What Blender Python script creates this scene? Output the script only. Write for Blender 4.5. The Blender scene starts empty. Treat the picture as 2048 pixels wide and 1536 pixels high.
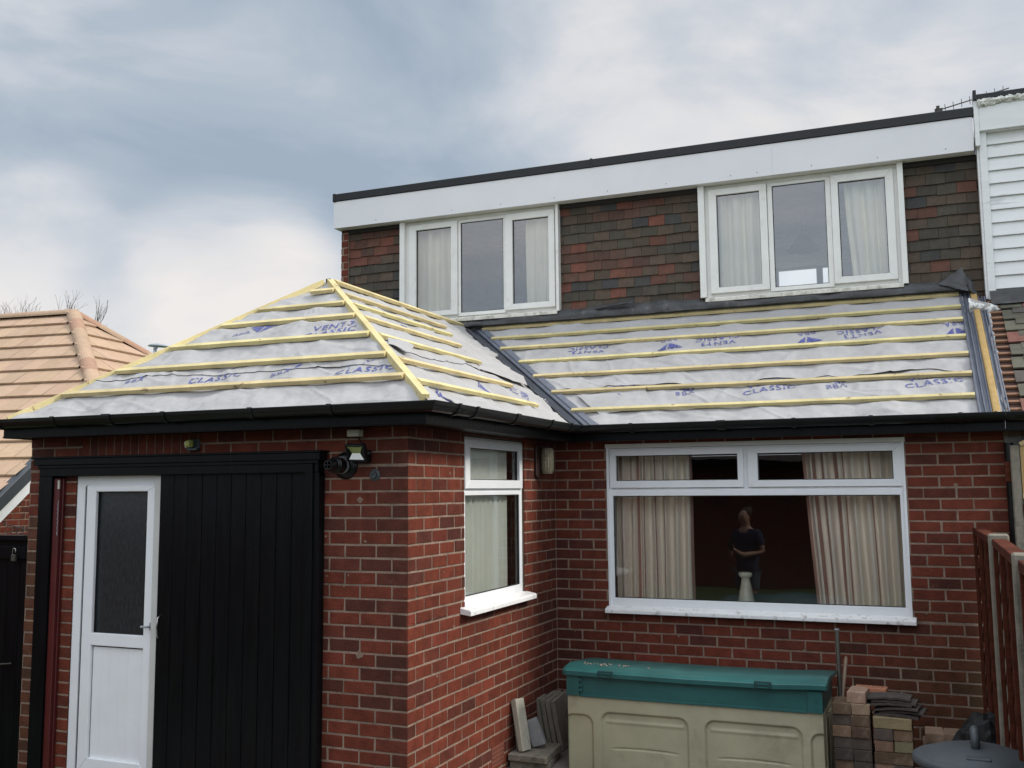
import bpy, bmesh, math, random
from mathutils import Vector, Matrix, noise
random.seed(7)
PI = math.pi
SC = bpy.context.scene
COL = SC.collection
GZ = -0.95          # ground level; z = 0 is a mortar bed of the rear wall, 0.95 m above the yard

# ------------------------------------------------------------------ camera
cam_d = bpy.data.cameras.new('camera'); cam = bpy.data.objects.new('camera', cam_d); COL.objects.link(cam)
RX = Vector((0.91995, 0.39198, -0.00704)); RY = Vector((0.05214, -0.10451, 0.99316)); RZ = Vector((0.38856, -0.91402, -0.11658))
m = Matrix((RX, RY, RZ)).transposed().to_4x4(); m.translation = Vector((3.0132, -8.4087, 1.0848))
cam.matrix_world = m
cam_d.sensor_width = 36; cam_d.lens = 36*2059.86/2048
cam_d.shift_x = (1024-988.33)/2048; cam_d.shift_y = (738.32-768)/2048
cam_d.clip_start = 0.05; cam_d.clip_end = 3000
SC.camera = cam
SC.render.resolution_x = 1024; SC.render.resolution_y = 768
SC.view_settings.view_transform = 'Standard'; SC.view_settings.look = 'None'
SC.view_settings.exposure = 0.0; SC.view_settings.gamma = 1

# ------------------------------------------------------------------ sun + sky
SUN = Vector((0.78, 0.13, 0.61)).normalized()
sd = bpy.data.lights.new('sun', 'SUN'); sd.energy = 3.3; sd.angle = math.radians(16); sd.color = (1.0, 0.955, 0.88)
so = bpy.data.objects.new('sun', sd); COL.objects.link(so)
so.rotation_euler = SUN.to_track_quat('Z', 'Y').to_euler()
W = bpy.data.worlds.new('World'); SC.world = W; W.use_nodes = True
nt = W.node_tree; nt.nodes.clear()
def N(t, **k):
    n = nt.nodes.new(t)
    for a, b in k.items(): setattr(n, a, b)
    return n
def setramp(r, stops, interp='LINEAR'):
    e = r.color_ramp.elements; r.color_ramp.interpolation = interp
    while len(e) > 1: e.remove(e[-1])
    e[0].position = stops[0][0]; e[0].color = (*stops[0][1], 1)
    for p, c in stops[1:]:
        x = e.new(p); x.color = (*c, 1)
tc = N('ShaderNodeTexCoord')
mp = N('ShaderNodeMapping'); mp.inputs['Scale'].default_value = (1, 1, 2.1); mp.inputs['Location'].default_value = (3.1, 0.4, 0.2)
nt.links.new(tc.outputs['Generated'], mp.inputs['Vector'])
n1 = N('ShaderNodeTexNoise'); n1.inputs['Scale'].default_value = 3.3; n1.inputs['Detail'].default_value = 8; n1.inputs['Roughness'].default_value = 0.54; n1.inputs['Distortion'].default_value = 0.35
nt.links.new(mp.outputs['Vector'], n1.inputs['Vector'])
def mth(op, a, b=None, c=None):
    x = N('ShaderNodeMath', operation=op)
    for i, v in enumerate((a, b, c)):
        if v is None: continue
        if isinstance(v, (int, float)): x.inputs[i].default_value = v
        else: nt.links.new(v, x.inputs[i])
    return x.outputs[0]
val = mth('MULTIPLY_ADD', n1.outputs['Fac'], 1.35, -.175)
def sky_blob(direction, width, amp, acc):
    d = N('ShaderNodeVectorMath', operation='DOT_PRODUCT'); d.inputs[1].default_value = Vector(direction).normalized()
    nt.links.new(tc.outputs['Generated'], d.inputs[0])
    r = N('ShaderNodeMapRange'); r.interpolation_type = 'SMOOTHERSTEP'
    r.inputs['From Min'].default_value = math.cos(width); r.inputs['From Max'].default_value = 1
    r.inputs['To Min'].default_value = 0; r.inputs['To Max'].default_value = amp
    nt.links.new(d.outputs['Value'], r.inputs['Value'])
    return mth('ADD', acc, r.outputs[0])
def vdir(px, py):
    v = RX*((px-988.33)/2059.86) + RY*(-(py-738.32)/2059.86) - RZ
    return v.normalized()
acc = val
CLOUD_BANKS = [(480, 570, .13, .30), (580, 600, .10, .12), (350, 500, .06, .08), (120, 600, .15, .13), (1750, 120, .42, .12), (200, 380, .20, -.11), (520, 350, .16, -.10), (150, 100, .20, .06),
     (900, 60, .28, -.08), (1180, 190, .10, .05), (1050, 220, .14, -.08), (1450, 130, .13, -.09), (1980, 330, .3, .10), (640, 30, .18, .0)]
for px, py, w_, a_ in CLOUD_BANKS: acc = sky_blob(vdir(px, py), w_, a_, acc)
rp = N('ShaderNodeValToRGB'); nt.links.new(acc, rp.inputs['Fac'])
setramp(rp, [(0.20, (.37, .45, .55)), (0.40, (.47, .54, .62)), (0.54, (.61, .65, .71)), (0.68, (.77, .775, .79)), (0.84, (.91, .87, .845))])
sk = N('ShaderNodeTexSky'); sk.sky_type = 'NISHITA'; sk.sun_disc = False
sk.sun_elevation = math.asin(SUN.z); sk.sun_rotation = math.atan2(SUN.x, SUN.y)
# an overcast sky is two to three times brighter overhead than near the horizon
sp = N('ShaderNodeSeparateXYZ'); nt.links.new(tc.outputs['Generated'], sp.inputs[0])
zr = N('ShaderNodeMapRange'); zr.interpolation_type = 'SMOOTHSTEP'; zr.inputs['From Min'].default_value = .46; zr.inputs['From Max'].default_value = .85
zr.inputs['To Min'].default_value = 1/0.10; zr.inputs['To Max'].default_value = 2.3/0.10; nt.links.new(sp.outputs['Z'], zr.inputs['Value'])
brt = sky_blob((.25, -.86, .42), 1.15, 1.5/0.10, zr.outputs[0])  # extra brightness added to the sky behind the camera to light the front walls
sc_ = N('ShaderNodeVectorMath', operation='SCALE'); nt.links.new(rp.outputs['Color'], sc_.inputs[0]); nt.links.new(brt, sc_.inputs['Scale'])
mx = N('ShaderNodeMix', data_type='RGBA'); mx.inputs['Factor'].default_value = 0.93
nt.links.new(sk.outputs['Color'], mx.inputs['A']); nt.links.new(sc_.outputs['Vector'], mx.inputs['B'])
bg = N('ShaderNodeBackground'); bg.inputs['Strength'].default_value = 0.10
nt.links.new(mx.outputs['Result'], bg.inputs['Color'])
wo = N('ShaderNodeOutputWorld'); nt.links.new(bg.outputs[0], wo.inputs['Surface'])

# ------------------------------------------------------------------ materials
MATS = {}
def mat(name, base, rough=0.6, var=0.12, scale=6, bump=0.0, bscale=40, attr=False, stain=None, metallic=0, objvar=0, stretch=None, spec=None, detail=4, streak=None):
    """procedural: base colour * noise variation (* per-face attribute) with optional stain patches and bump"""
    if name in MATS: return MATS[name]
    M = bpy.data.materials.new(name); M.use_nodes = True; t = M.node_tree; L = t.links
    b = t.nodes['Principled BSDF']
    b.inputs['Roughness'].default_value = rough; b.inputs['Metallic'].default_value = metallic
    if spec is not None: b.inputs['Specular IOR Level'].default_value = spec
    co = t.nodes.new('ShaderNodeTexCoord'); vec = co.outputs['Object']
    if stretch:
        mm = t.nodes.new('ShaderNodeMapping'); mm.inputs['Scale'].default_value = stretch; L.new(vec, mm.inputs['Vector']); vec = mm.outputs['Vector']
    ns = t.nodes.new('ShaderNodeTexNoise'); ns.inputs['Scale'].default_value = scale; ns.inputs['Detail'].default_value = detail; ns.inputs['Roughness'].default_value = .6
    L.new(vec, ns.inputs['Vector'])
    r = t.nodes.new('ShaderNodeMapRange'); r.inputs['From Min'].default_value = .3; r.inputs['From Max'].default_value = .7
    r.inputs['To Min'].default_value = 1-var; r.inputs['To Max'].default_value = 1+var
    L.new(ns.outputs['Fac'], r.inputs['Value'])
    mul = t.nodes.new('ShaderNodeVectorMath'); mul.operation = 'SCALE'
    if attr:
        at = t.nodes.new('ShaderNodeAttribute'); at.attribute_name = 'tint'
        m2 = t.nodes.new('ShaderNodeVectorMath'); m2.operation = 'MULTIPLY'; m2.inputs[1].default_value = base
        L.new(at.outputs['Color'], m2.inputs[0]); L.new(m2.outputs[0], mul.inputs[0])
    else:
        mul.inputs[0].default_value = base
    L.new(r.outputs[0], mul.inputs['Scale']); out = mul.outputs[0]
    if objvar:
        oi = t.nodes.new('ShaderNodeObjectInfo')
        hv = t.nodes.new('ShaderNodeHueSaturation'); L.new(out, hv.inputs['Color'])
        q = t.nodes.new('ShaderNodeMapRange'); q.inputs['To Min'].default_value = 1-objvar; q.inputs['To Max'].default_value = 1+objvar; L.new(oi.outputs['Random'], q.inputs['Value'])
        L.new(q.outputs[0], hv.inputs['Value'])
        q2 = t.nodes.new('ShaderNodeMapRange'); q2.inputs['To Min'].default_value = .5-(.02 if name == 'treated_timber' else .0); q2.inputs['To Max'].default_value = .5+(.004 if name == 'treated_timber' else .018)
        w_ = t.nodes.new('ShaderNodeMath'); w_.operation = 'FRACT'; w2 = t.nodes.new('ShaderNodeMath'); w2.operation = 'MULTIPLY'; w2.inputs[1].default_value = 7.31
        L.new(oi.outputs['Random'], w2.inputs[0]); L.new(w2.outputs[0], w_.inputs[0]); L.new(w_.outputs[0], q2.inputs['Value']); L.new(q2.outputs[0], hv.inputs['Hue'])
        out = hv.outputs['Color']
    if stain:
        col, lo, hi, ssc, amt = stain
        s = t.nodes.new('ShaderNodeTexNoise'); s.inputs['Scale'].default_value = ssc; s.inputs['Detail'].default_value = 7; s.inputs['Roughness'].default_value = .65
        L.new(vec if streak is None else vec, s.inputs['Vector'])
        q = t.nodes.new('ShaderNodeMapRange'); q.inputs['From Min'].default_value = lo; q.inputs['From Max'].default_value = hi; q.inputs['To Max'].default_value = amt
        L.new(s.outputs['Fac'], q.inputs['Value'])
        x = t.nodes.new('ShaderNodeMix'); x.data_type = 'RGBA'; x.inputs['B'].default_value = (*col, 1)
        L.new(q.outputs[0], x.inputs['Factor']); L.new(out, x.inputs['A']); out = x.outputs['Result']
    L.new(out, b.inputs['Base Color'])
    if bump:
        bn = t.nodes.new('ShaderNodeTexNoise'); bn.inputs['Scale'].default_value = bscale; bn.inputs['Detail'].default_value = 5
        L.new(vec, bn.inputs['Vector'])
        bp = t.nodes.new('ShaderNodeBump'); bp.inputs['Strength'].default_value = bump; bp.inputs['Distance'].default_value = .01
        L.new(bn.outputs['Fac'], bp.inputs['Height']); L.new(bp.outputs['Normal'], b.inputs['Normal'])
    MATS[name] = M; return M

brick_m = mat('brick', (.86, .84, .84), .72, .26, 11, .5, 60, attr=True, stain=((.30, .20, .15), .64, .80, 13, .35), spec=.2)
mortar_m = mat('mortar', (.245, .175, .13), .9, .25, 14, .7, 90, stain=((.09, .065, .05), .48, .72, 3, .55))
upvc = mat('white_upvc', (.76, .77, .78), .32, .03, 5, stain=((.42, .40, .36), .62, .80, 5, .25))
upvc_old = mat('weathered_upvc', (.72, .71, .67), .38, .05, 6, stain=((.36, .34, .26), .58, .76, 7, .40))
sill_m = mat('window_sill_upvc', (.80, .79, .77), .4, .05, 6, stain=((.17, .12, .09), .56, .68, 22, .55))
sill_dirty = mat('lichen_sill', (.66, .64, .57), .6, .10, 12, .2, 60, stain=((.20, .20, .14), .46, .66, 16, .65))
fascia_w = mat('white_fascia', (.69, .68, .685), .38, .03, 2, stain=((.42, .42, .42), .60, .85, 3, .3))
black_p = mat('black_plastic', (.006, .0065, .007), .32, .25, 7, .08, 30, stain=((.05, .047, .042), .60, .80, 9, .4), spec=.35)
black_w = mat('black_painted_wood', (.0045, .005, .006), .30, .3, 3, .25, 9, stretch=(9, 9, .8), stain=((.009, .009, .008), .5, .78, 2, .5), spec=.12)
red_w = mat('red_painted_wood', (.075, .010, .010), .42, .2, 5, .1, 20)
timber = mat('treated_timber', (.55, .475, .225), .68, .20, 5, .25, 50, objvar=.16, stain=((.17, .10, .045), .635, .67, 11, .8))
memb_m = mat('membrane_fabric', (.345, .335, .33), .75, .10, 4, 1.0, 12, stain=((.23, .195, .18), .54, .80, 5, .45), detail=7)
ink = mat('blue_ink', (.075, .085, .27), .8, .35, 30)
def broken_print(M):        # worn print: the ink is missing in small patches
    t = M.node_tree; b = t.nodes['Principled BSDF']; co = t.nodes.new('ShaderNodeTexCoord'); n = t.nodes.new('ShaderNodeTexNoise'); n.inputs['Scale'].default_value = 55; n.inputs['Detail'].default_value = 3
    r = t.nodes.new('ShaderNodeMapRange'); r.inputs['From Min'].default_value = .40; r.inputs['From Max'].default_value = .49; r.inputs['To Min'].default_value = .25
    t.links.new(co.outputs['Object'], n.inputs['Vector']); t.links.new(n.outputs['Fac'], r.inputs['Value']); t.links.new(r.outputs[0], b.inputs['Alpha'])
broken_print(ink)
lead = mat('lead_flashing', (.040, .040, .041), .55, .35, 8, .5, 22, stain=((.17, .17, .165), .56, .76, 13, .55))
lead_p = mat('white_flaked_lead', (.26, .25, .24), .6, .35, 12, .4, 30, stain=((.74, .74, .72), .48, .56, 18, .9))
trough_m = mat('grey_valley_trough', (.115, .125, .155), .40, .2, 6, .1, 30, stain=((.28, .29, .31), .55, .8, 10, .4))
trough_d = mat('dark_valley_trough', (.045, .050, .065), .36, .25, 6, .1, 30, stain=((.20, .21, .23), .55, .8, 10, .5))
foam = mat('yellow_foam', (.36, .235, .085), .85, .12, 12, .5, 70)
tile_m = mat('hung_tile', (1, 1, 1), .8, .22, 14, .5, 60, attr=True, stain=((.060, .055, .030), .50, .72, 5, .40))
dark_felt = mat('dark_backing', (.02, .017, .015), .9)
ctile_m = mat('tan_concrete_tile', (.41, .28, .185), .85, .08, 10, .25, 90, attr=True, stain=((.34, .22, .16), .55, .78, 3, .35))
siding_m = mat('white_painted_board', (.72, .72, .71), .5, .05, 6, .1, 20, stretch=(.35, 1, 3), stain=((.30, .30, .29), .60, .72, 6, .55))
moss_m = mat('flaking_white_trim', (.60, .60, .55), .8, .2, 30, .9, 50, stain=((.20, .20, .13), .48, .62, 22, .7))
conc = mat('weathered_concrete', (.205, .18, .14), .9, .2, 20, .5, 80, stain=((.06, .06, .045), .5, .7, 8, .6))
conc_l = mat('pale_concrete', (.42, .39, .31), .9, .12, 20, .4, 80, stain=((.12, .115, .08), .55, .75, 9, .6))
fence_m = mat('red_stained_fence_wood', (.085, .025, .015), .9, .3, 5, .3, 30, spec=.08, stretch=(1, 1, 5), stain=((.05, .02, .014), .5, .75, 4, .6))
fence_n = mat('new_fence_wood', (.40, .26, .10), .7, .15, 5, .2, 30, stretch=(6, 6, .6))
teal = mat('teal_plastic', (.022, .105, .10), .34, .16, 5, .06, 40, stain=((.05, .15, .14), .54, .8, 4, .45))
beige = mat('beige_plastic', (.40, .375, .25), .55, .10, 4, .12, 60, stain=((.17, .15, .085), .53, .78, 4.5, .6))
bin_m = mat('dark_grey_plastic', (.050, .060, .066), .5, .15, 6, .12, 90, stain=((.12, .13, .13), .6, .8, 5, .3))
bag_m = mat('black_bag_plastic', (.004, .004, .004), .7, .2, 8, .3, 30)
loose_b = mat('reclaimed_brick', (.15, .085, .055), .85, .22, 14, .5, 70, objvar=.38, stain=((.30, .24, .17), .54, .76, 12, .55))
loose_p = mat('pale_reclaimed_brick', (.30, .185, .13), .85, .15, 16, .5, 70, objvar=.15, stain=((.6, .5, .42), .55, .75, 12, .5))
loose_d = mat('dark_reclaimed_brick', (.075, .055, .045), .85, .2, 14, .5, 70, objvar=.3, stain=((.22, .17, .13), .56, .76, 12, .45))
terra = mat('orange_terracotta', (.42, .17, .09), .8, .1, 12, .3, 60)
slate = mat('grey_roof_tile', (.065, .052, .045), .85, .25, 12, .6, 60, stain=((.20, .18, .14), .58, .76, 10, .35))
iron = mat('dark_wood_shaft', (.045, .038, .028), .6, .2, 10, .2, 40)
ash = mat('ash_wood_handle', (.22, .15, .10), .55, .15, 10, .15, 40)
steel = mat('steel', (.45, .44, .42), .3, .1, 20, metallic=1)
galv = mat('galvanised_steel', (.33, .35, .38), .45, .1, 20, metallic=.3)
ground_m = mat('yard_paving', (.16, .14, .12), .9, .2, 4, .4, 30)
grass_m = mat('garden_grass', (.05, .085, .022), .95, .3, 3, .7, 30)
bark = mat('bark', (.11, .085, .07), .9, .2, 5, .3, 30)
cream_wall = mat('plaster', (.50, .42, .36), .9, .04, 3)
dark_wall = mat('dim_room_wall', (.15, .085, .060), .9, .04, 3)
white_gloss = mat('white_plastic_box', (.55, .53, .45), .45, .1, 12, stain=((.2, .2, .15), .55, .8, 14, .4))
sage = mat('glazed_ceramic', (.66, .63, .50), .3, .1, 18, stain=((.10, .13, .07), .62, .70, 26, .8))
rug = mat('lamp_fabric', (.045, .042, .045), .9, .05)
yel = mat('yellowed_lamp_glass', (.42, .46, .10), .35, .25, 30)
skin_m = mat('skin', (.48, .27, .19), .55, .05)
shirt_m = mat('navy_cotton', (.025, .035, .07), .9, .1)
short_m = mat('blue_grey_cotton', (.07, .10, .13), .9, .1)
hair_m = mat('brown_hair', (.06, .035, .02), .7, .2)
stone_w = mat('white_render', (.50, .49, .46), .8, .06, 6, .2, 60)

def curtain_mat(name, c1, c2, freq, thr=.5):
    M = bpy.data.materials.new(name); M.use_nodes = True; t = M.node_tree; b = t.nodes['Principled BSDF']; b.inputs['Roughness'].default_value = .9
    u = t.nodes.new('ShaderNodeAttribute'); u.attribute_name = 'tint'
    r = t.nodes.new('ShaderNodeMix'); r.data_type = 'RGBA'; r.inputs['A'].default_value = (*c1, 1); r.inputs['B'].default_value = (*c2, 1)
    t.links.new(u.outputs['Fac'], r.inputs['Factor']); t.links.new(r.outputs['Result'], b.inputs['Base Color'])
    return M
curt_c = curtain_mat('cream_curtain_cloth', (.86, .80, .64), (.72, .64, .52), 1)
curt_s = curtain_mat('striped_curtain_cloth', (.90, .82, .70), (.45, .27, .23), 1)
blind_m = mat('vertical_blind_fabric', (.80, .81, .76), .85, .04)

def glass_mat(name, refl, tint=(1, 1, 1), rough=0.0):
    M = bpy.data.materials.new(name); M.use_nodes = True; t = M.node_tree; t.nodes.clear()
    o = t.nodes.new('ShaderNodeOutputMaterial'); mixs = t.nodes.new('ShaderNodeMixShader')
    tr = t.nodes.new('ShaderNodeBsdfTransparent'); tr.inputs['Color'].default_value = (*tint, 1)
    gl = t.nodes.new('ShaderNodeBsdfGlossy'); gl.inputs['Roughness'].default_value = rough; gl.inputs['Color'].default_value = (.97, .98, 1, 1)
    fr = t.nodes.new('ShaderNodeFresnel'); fr.inputs['IOR'].default_value = 1.5
    ad = t.nodes.new('ShaderNodeMath'); ad.operation = 'ADD'; ad.use_clamp = True; ad.inputs[1].default_value = refl
    ns = t.nodes.new('ShaderNodeTexNoise'); ns.inputs['Scale'].default_value = 1.6; co = t.nodes.new('ShaderNodeTexCoord')
    t.links.new(co.outputs['Object'], ns.inputs['Vector'])
    bp = t.nodes.new('ShaderNodeBump'); bp.inputs['Strength'].default_value = .03; bp.inputs['Distance'].default_value = .05
    t.links.new(ns.outputs['Fac'], bp.inputs['Height']); t.links.new(bp.outputs[0], gl.inputs['Normal'])
    t.links.new(fr.outputs[0], ad.inputs[0]); t.links.new(ad.outputs[0], mixs.inputs[0])
    t.links.new(tr.outputs[0], mixs.inputs[1]); t.links.new(gl.outputs[0], mixs.inputs[2]); t.links.new(mixs.outputs[0], o.inputs['Surface'])
    return M
glass_dn = glass_mat('window_glass', .032, (.98, .985, .97))
glass_up = glass_mat('sky_facing_glass', .125, (.92, .95, .95))
glass_side = glass_mat('side_window_glass', .05, (.92, .95, .92))
door_glass = mat('obscured_door_glass', (.022, .027, .029), .24, .3, 60, .14, 90, stretch=(1, 1, .3))
def led_m():
    return mat('lamp_lens', (.55, .56, .45), .2, .1, 20)

# ------------------------------------------------------------------ mesh helpers
class MB:
    def __init__(s): s.v = []; s.f = []; s.mi = []; s.c = []
    def add(s, vs, fs, mi=0, c=(1, 1, 1)):
        o = len(s.v); s.v += [tuple(v) for v in vs]
        for f in fs: s.f.append(tuple(i+o for i in f)); s.mi.append(mi); s.c.append(c)
    def box(s, x0, x1, y0, y1, z0, z1, mi=0, c=(1, 1, 1)):
        s.add([(x0, y0, z0), (x1, y0, z0), (x1, y1, z0), (x0, y1, z0), (x0, y0, z1), (x1, y0, z1), (x1, y1, z1), (x0, y1, z1)],
              [(3, 2, 1, 0), (4, 5, 6, 7), (0, 1, 5, 4), (1, 2, 6, 5), (2, 3, 7, 6), (3, 0, 4, 7)], mi, c)
    def obox(s, o, a, b, n, mi=0, c=(1, 1, 1)):
        o, a, b, n = map(Vector, (o, a, b, n))
        s.add([o, o+a, o+a+b, o+b, o+n, o+a+n, o+a+b+n, o+b+n],
              [(3, 2, 1, 0), (4, 5, 6, 7), (0, 1, 5, 4), (1, 2, 6, 5), (2, 3, 7, 6), (3, 0, 4, 7)], mi, c)
    def quad(s, a, b, c_, d, mi=0, c=(1, 1, 1)): s.add([a, b, c_, d], [(0, 1, 2, 3)], mi, c)
    def grid(s, P, mi=0, c=(1, 1, 1), cf=None):
        nr, nc = len(P), len(P[0]); o = len(s.v)
        for r in P: s.v += [tuple(q) for q in r]
        for i in range(nr-1):
            for j in range(nc-1):
                s.f.append((o+i*nc+j, o+i*nc+j+1, o+(i+1)*nc+j+1, o+(i+1)*nc+j)); s.mi.append(mi); s.c.append(cf(i, j) if cf else c)
    def tube(s, pts, rad, n=10, mi=0, cap=True, c=(1, 1, 1)):
        pts = [Vector(p) for p in pts]; rings = []
        up = None
        for i, p in enumerate(pts):
            d = (pts[min(i+1, len(pts)-1)]-pts[max(i-1, 0)])
            d = d.normalized() if d.length > 1e-9 else Vector((0, 0, 1))
            if up is None: up = d.orthogonal().normalized()
            up = (up - d*up.dot(d)).normalized(); w = d.cross(up)
            r = rad[i] if isinstance(rad, (list, tuple)) else rad
            rings.append([p+(up*math.cos(t)+w*math.sin(t))*r for t in [2*PI*k/n for k in range(n)]])
        o = len(s.v)
        for r in rings: s.v += [tuple(q) for q in r]
        for i in range(len(rings)-1):
            for k in range(n):
                a = o+i*n+k; b = o+i*n+(k+1) % n
                s.f.append((a, b, b+n, a+n)); s.mi.append(mi); s.c.append(c)
        if cap:
            s.f.append(tuple(o+k for k in range(n))[::-1]); s.mi.append(mi); s.c.append(c)
            s.f.append(tuple(o+(len(rings)-1)*n+k for k in range(n))); s.mi.append(mi); s.c.append(c)
    def lathe(s, ctr, prof, n=32, axis=(0, 0, 1), mi=0, c=(1, 1, 1)):
        ax = Vector(axis).normalized(); u = ax.orthogonal().normalized(); w = ax.cross(u); ctr = Vector(ctr); o = len(s.v)
        for r, h in prof:
            for k in range(n):
                t = 2*PI*k/n; s.v.append(tuple(ctr+ax*h+(u*math.cos(t)+w*math.sin(t))*max(r, 1e-4)))
        for i in range(len(prof)-1):
            for k in range(n):
                a = o+i*n+k; b = o+i*n+(k+1) % n
                s.f.append((a, b, b+n, a+n)); s.mi.append(mi); s.c.append(c)
    def prism(s, poly, d, mi=0, c=(1, 1, 1)):
        poly = [Vector(p) for p in poly]; d = Vector(d); n = len(poly)
        s.add(poly+[p+d for p in poly], [tuple(range(n))[::-1], tuple(range(n, 2*n))]+[(i, (i+1) % n, n+(i+1) % n, n+i) for i in range(n)], mi, c)
    def build(s, name, mats, parent=None, smooth=False, bevel=0, tint=False, bseg=1, recalc=True):
        me = bpy.data.meshes.new(name); me.from_pydata(s.v, [], s.f)
        if not isinstance(mats, (list, tuple)): mats = [mats]
        for mm in mats: me.materials.append(mm)
        me.polygons.foreach_set('material_index', s.mi)
        if tint:
            at = me.color_attributes.new('tint', 'FLOAT_COLOR', 'CORNER'); buf = []
            for p, c in zip(me.polygons, s.c): buf += [c[0], c[1], c[2], 1]*p.loop_total
            at.data.foreach_set('color', buf)
        if recalc:
            bm = bmesh.new(); bm.from_mesh(me); bmesh.ops.recalc_face_normals(bm, faces=bm.faces); bm.to_mesh(me); bm.free()
        if smooth: me.polygons.foreach_set('use_smooth', [True]*len(me.polygons))
        me.update()
        o = bpy.data.objects.new(name, me); COL.objects.link(o)
        if bevel:
            b = o.modifiers.new('bevel', 'BEVEL'); b.width = bevel; b.segments = bseg; b.limit_method = 'ANGLE'; b.angle_limit = .7
        if smooth:
            pass
        if parent is not None:
            o.parent = parent
            if parent.type == 'EMPTY' or True:
                o.matrix_parent_inverse = world_of(parent).inverted()
        return o
def world_of(o):
    M = Matrix.LocRotScale(o.location, o.rotation_euler, o.scale)
    if o.parent: M = world_of(o.parent) @ o.matrix_parent_inverse @ M
    return M
def tag(o, label=None, cat=None, group=None, kind=None):
    if label: o['label'] = label
    if cat: o['category'] = cat
    if group: o['group'] = group
    if kind: o['kind'] = kind
    return o
def thing(name, label, cat, loc=(0, 0, 0), rz=0, group=None):
    o = bpy.data.objects.new(name, None); COL.objects.link(o); o.location = loc; o.rotation_euler = (0, 0, rz); o.empty_display_size = .2
    return tag(o, label, cat, group)
def nz(x, y, z=0.0, s=1.0): return noise.noise(Vector((x*s, y*s, z*s)))

# ------------------------------------------------------------------ brickwork
BL, BH = .225, .0832
def tint_red():
    r = random.random()
    if r < .66: c = (.150, .035, .019)
    elif r < .86: c = (.120, .031, .019)
    elif r < .975: c = (.086, .026, .018)
    else: c = (.165, .036, .022)
    k = random.uniform(.84, 1.14); return tuple(q*k for q in c)
def brick_wall(mb, O, U, Nn, u0, u1, z0, z1, holes=(), odd_half=False, col=tint_red, jit=1.0, dirt_tone=None):
    """stretcher bond; even courses start on a joint at u = 0 unless odd_half; material 0 brick, 1 mortar"""
    O, U, Nn = Vector(O), Vector(U), Vector(Nn); Z = Vector((0, 0, 1))
    def P(u, z, d): return O+U*u+Z*(z-O.z)+Nn*d
    k0, k1 = math.floor(z0/BH), math.ceil(z1/BH)
    for k in range(k0, k1):
        a, b = max(z0, k*BH), min(z1, (k+1)*BH)
        segs = [(u0, u1)]
        cuts = sorted(set([a, b]+[q for h in holes for q in (h[2], h[3]) if a < q < b]))
        for a_, b_ in zip(cuts, cuts[1:]):
            mid = (a_+b_)/2; segs = [(u0, u1)]
            for h in holes:
                if h[2] < mid < h[3]:
                    ns = []
                    for s, e in segs:
                        if h[1] <= s or h[0] >= e: ns.append((s, e)); continue
                        if s < h[0]: ns.append((s, h[0]))
                        if e > h[1]: ns.append((h[1], e))
                    segs = ns
            for s, e in segs:
                mb.quad(P(s, a_, -.0035), P(e, a_, -.0035), P(e, b_, -.0035), P(s, b_, -.0035), 1)
            if b_-a_ < .018: continue
            ph = (k % 2 == 1) != odd_half
            off = BL/2 if ph else 0
            za = a_+(.0065 if abs(a_-k*BH) < 1e-6 else 0); zb = b_-(.0065 if abs(b_-(k+1)*BH) < 1e-6 else 0)
            for s, e in segs:
                i0 = math.floor((s-off)/BL)-1; i1 = math.ceil((e-off)/BL)+1
                for i in range(i0, i1):
                    ul, ur = off+i*BL, off+(i+1)*BL
                    l = s if ul <= s+.001 else ul+.0062+random.uniform(-.002, .002)
                    r = e if ur >= e-.001 else ur-.0062+random.uniform(-.002, .002)
                    if r-l < .02: continue
                    d = random.uniform(-.0012, .0016); t = [random.uniform(-.0016, .0016)*jit for _ in range(8)]; c = col()
                    if dirt_tone: c = dirt_tone((l+r)/2, (za+zb)/2, c)
                    q = [(l+t[0], za+t[1]), (r+t[2], za+t[3]), (r+t[4], zb+t[5]), (l+t[6], zb+t[7])]
                    if l == s: q[0] = (l, q[0][1]); q[3] = (l, q[3][1])
                    if r == e: q[1] = (r, q[1][1]); q[2] = (r, q[2][1])
                    e_ = .0028
                    inn = [(q[0][0]+e_, q[0][1]+e_), (q[1][0]-e_, q[1][1]+e_), (q[2][0]-e_, q[2][1]-e_), (q[3][0]+e_, q[3][1]-e_)]
                    if l == s: inn[0] = (l, inn[0][1]); inn[3] = (l, inn[3][1])
                    if r == e: inn[1] = (r, inn[1][1]); inn[2] = (r, inn[2][1])
                    vs = [P(*x, d) for x in inn]+[P(*x, d-.002) for x in q]+[P(*x, -.009) for x in q]
                    mb.add(vs, [(0, 1, 2, 3), (4, 5, 1, 0), (5, 6, 2, 1), (6, 7, 3, 2), (7, 4, 0, 3), (8, 9, 5, 4), (9, 10, 6, 5), (10, 11, 7, 6), (11, 8, 4, 7)], 0, c)

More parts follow.
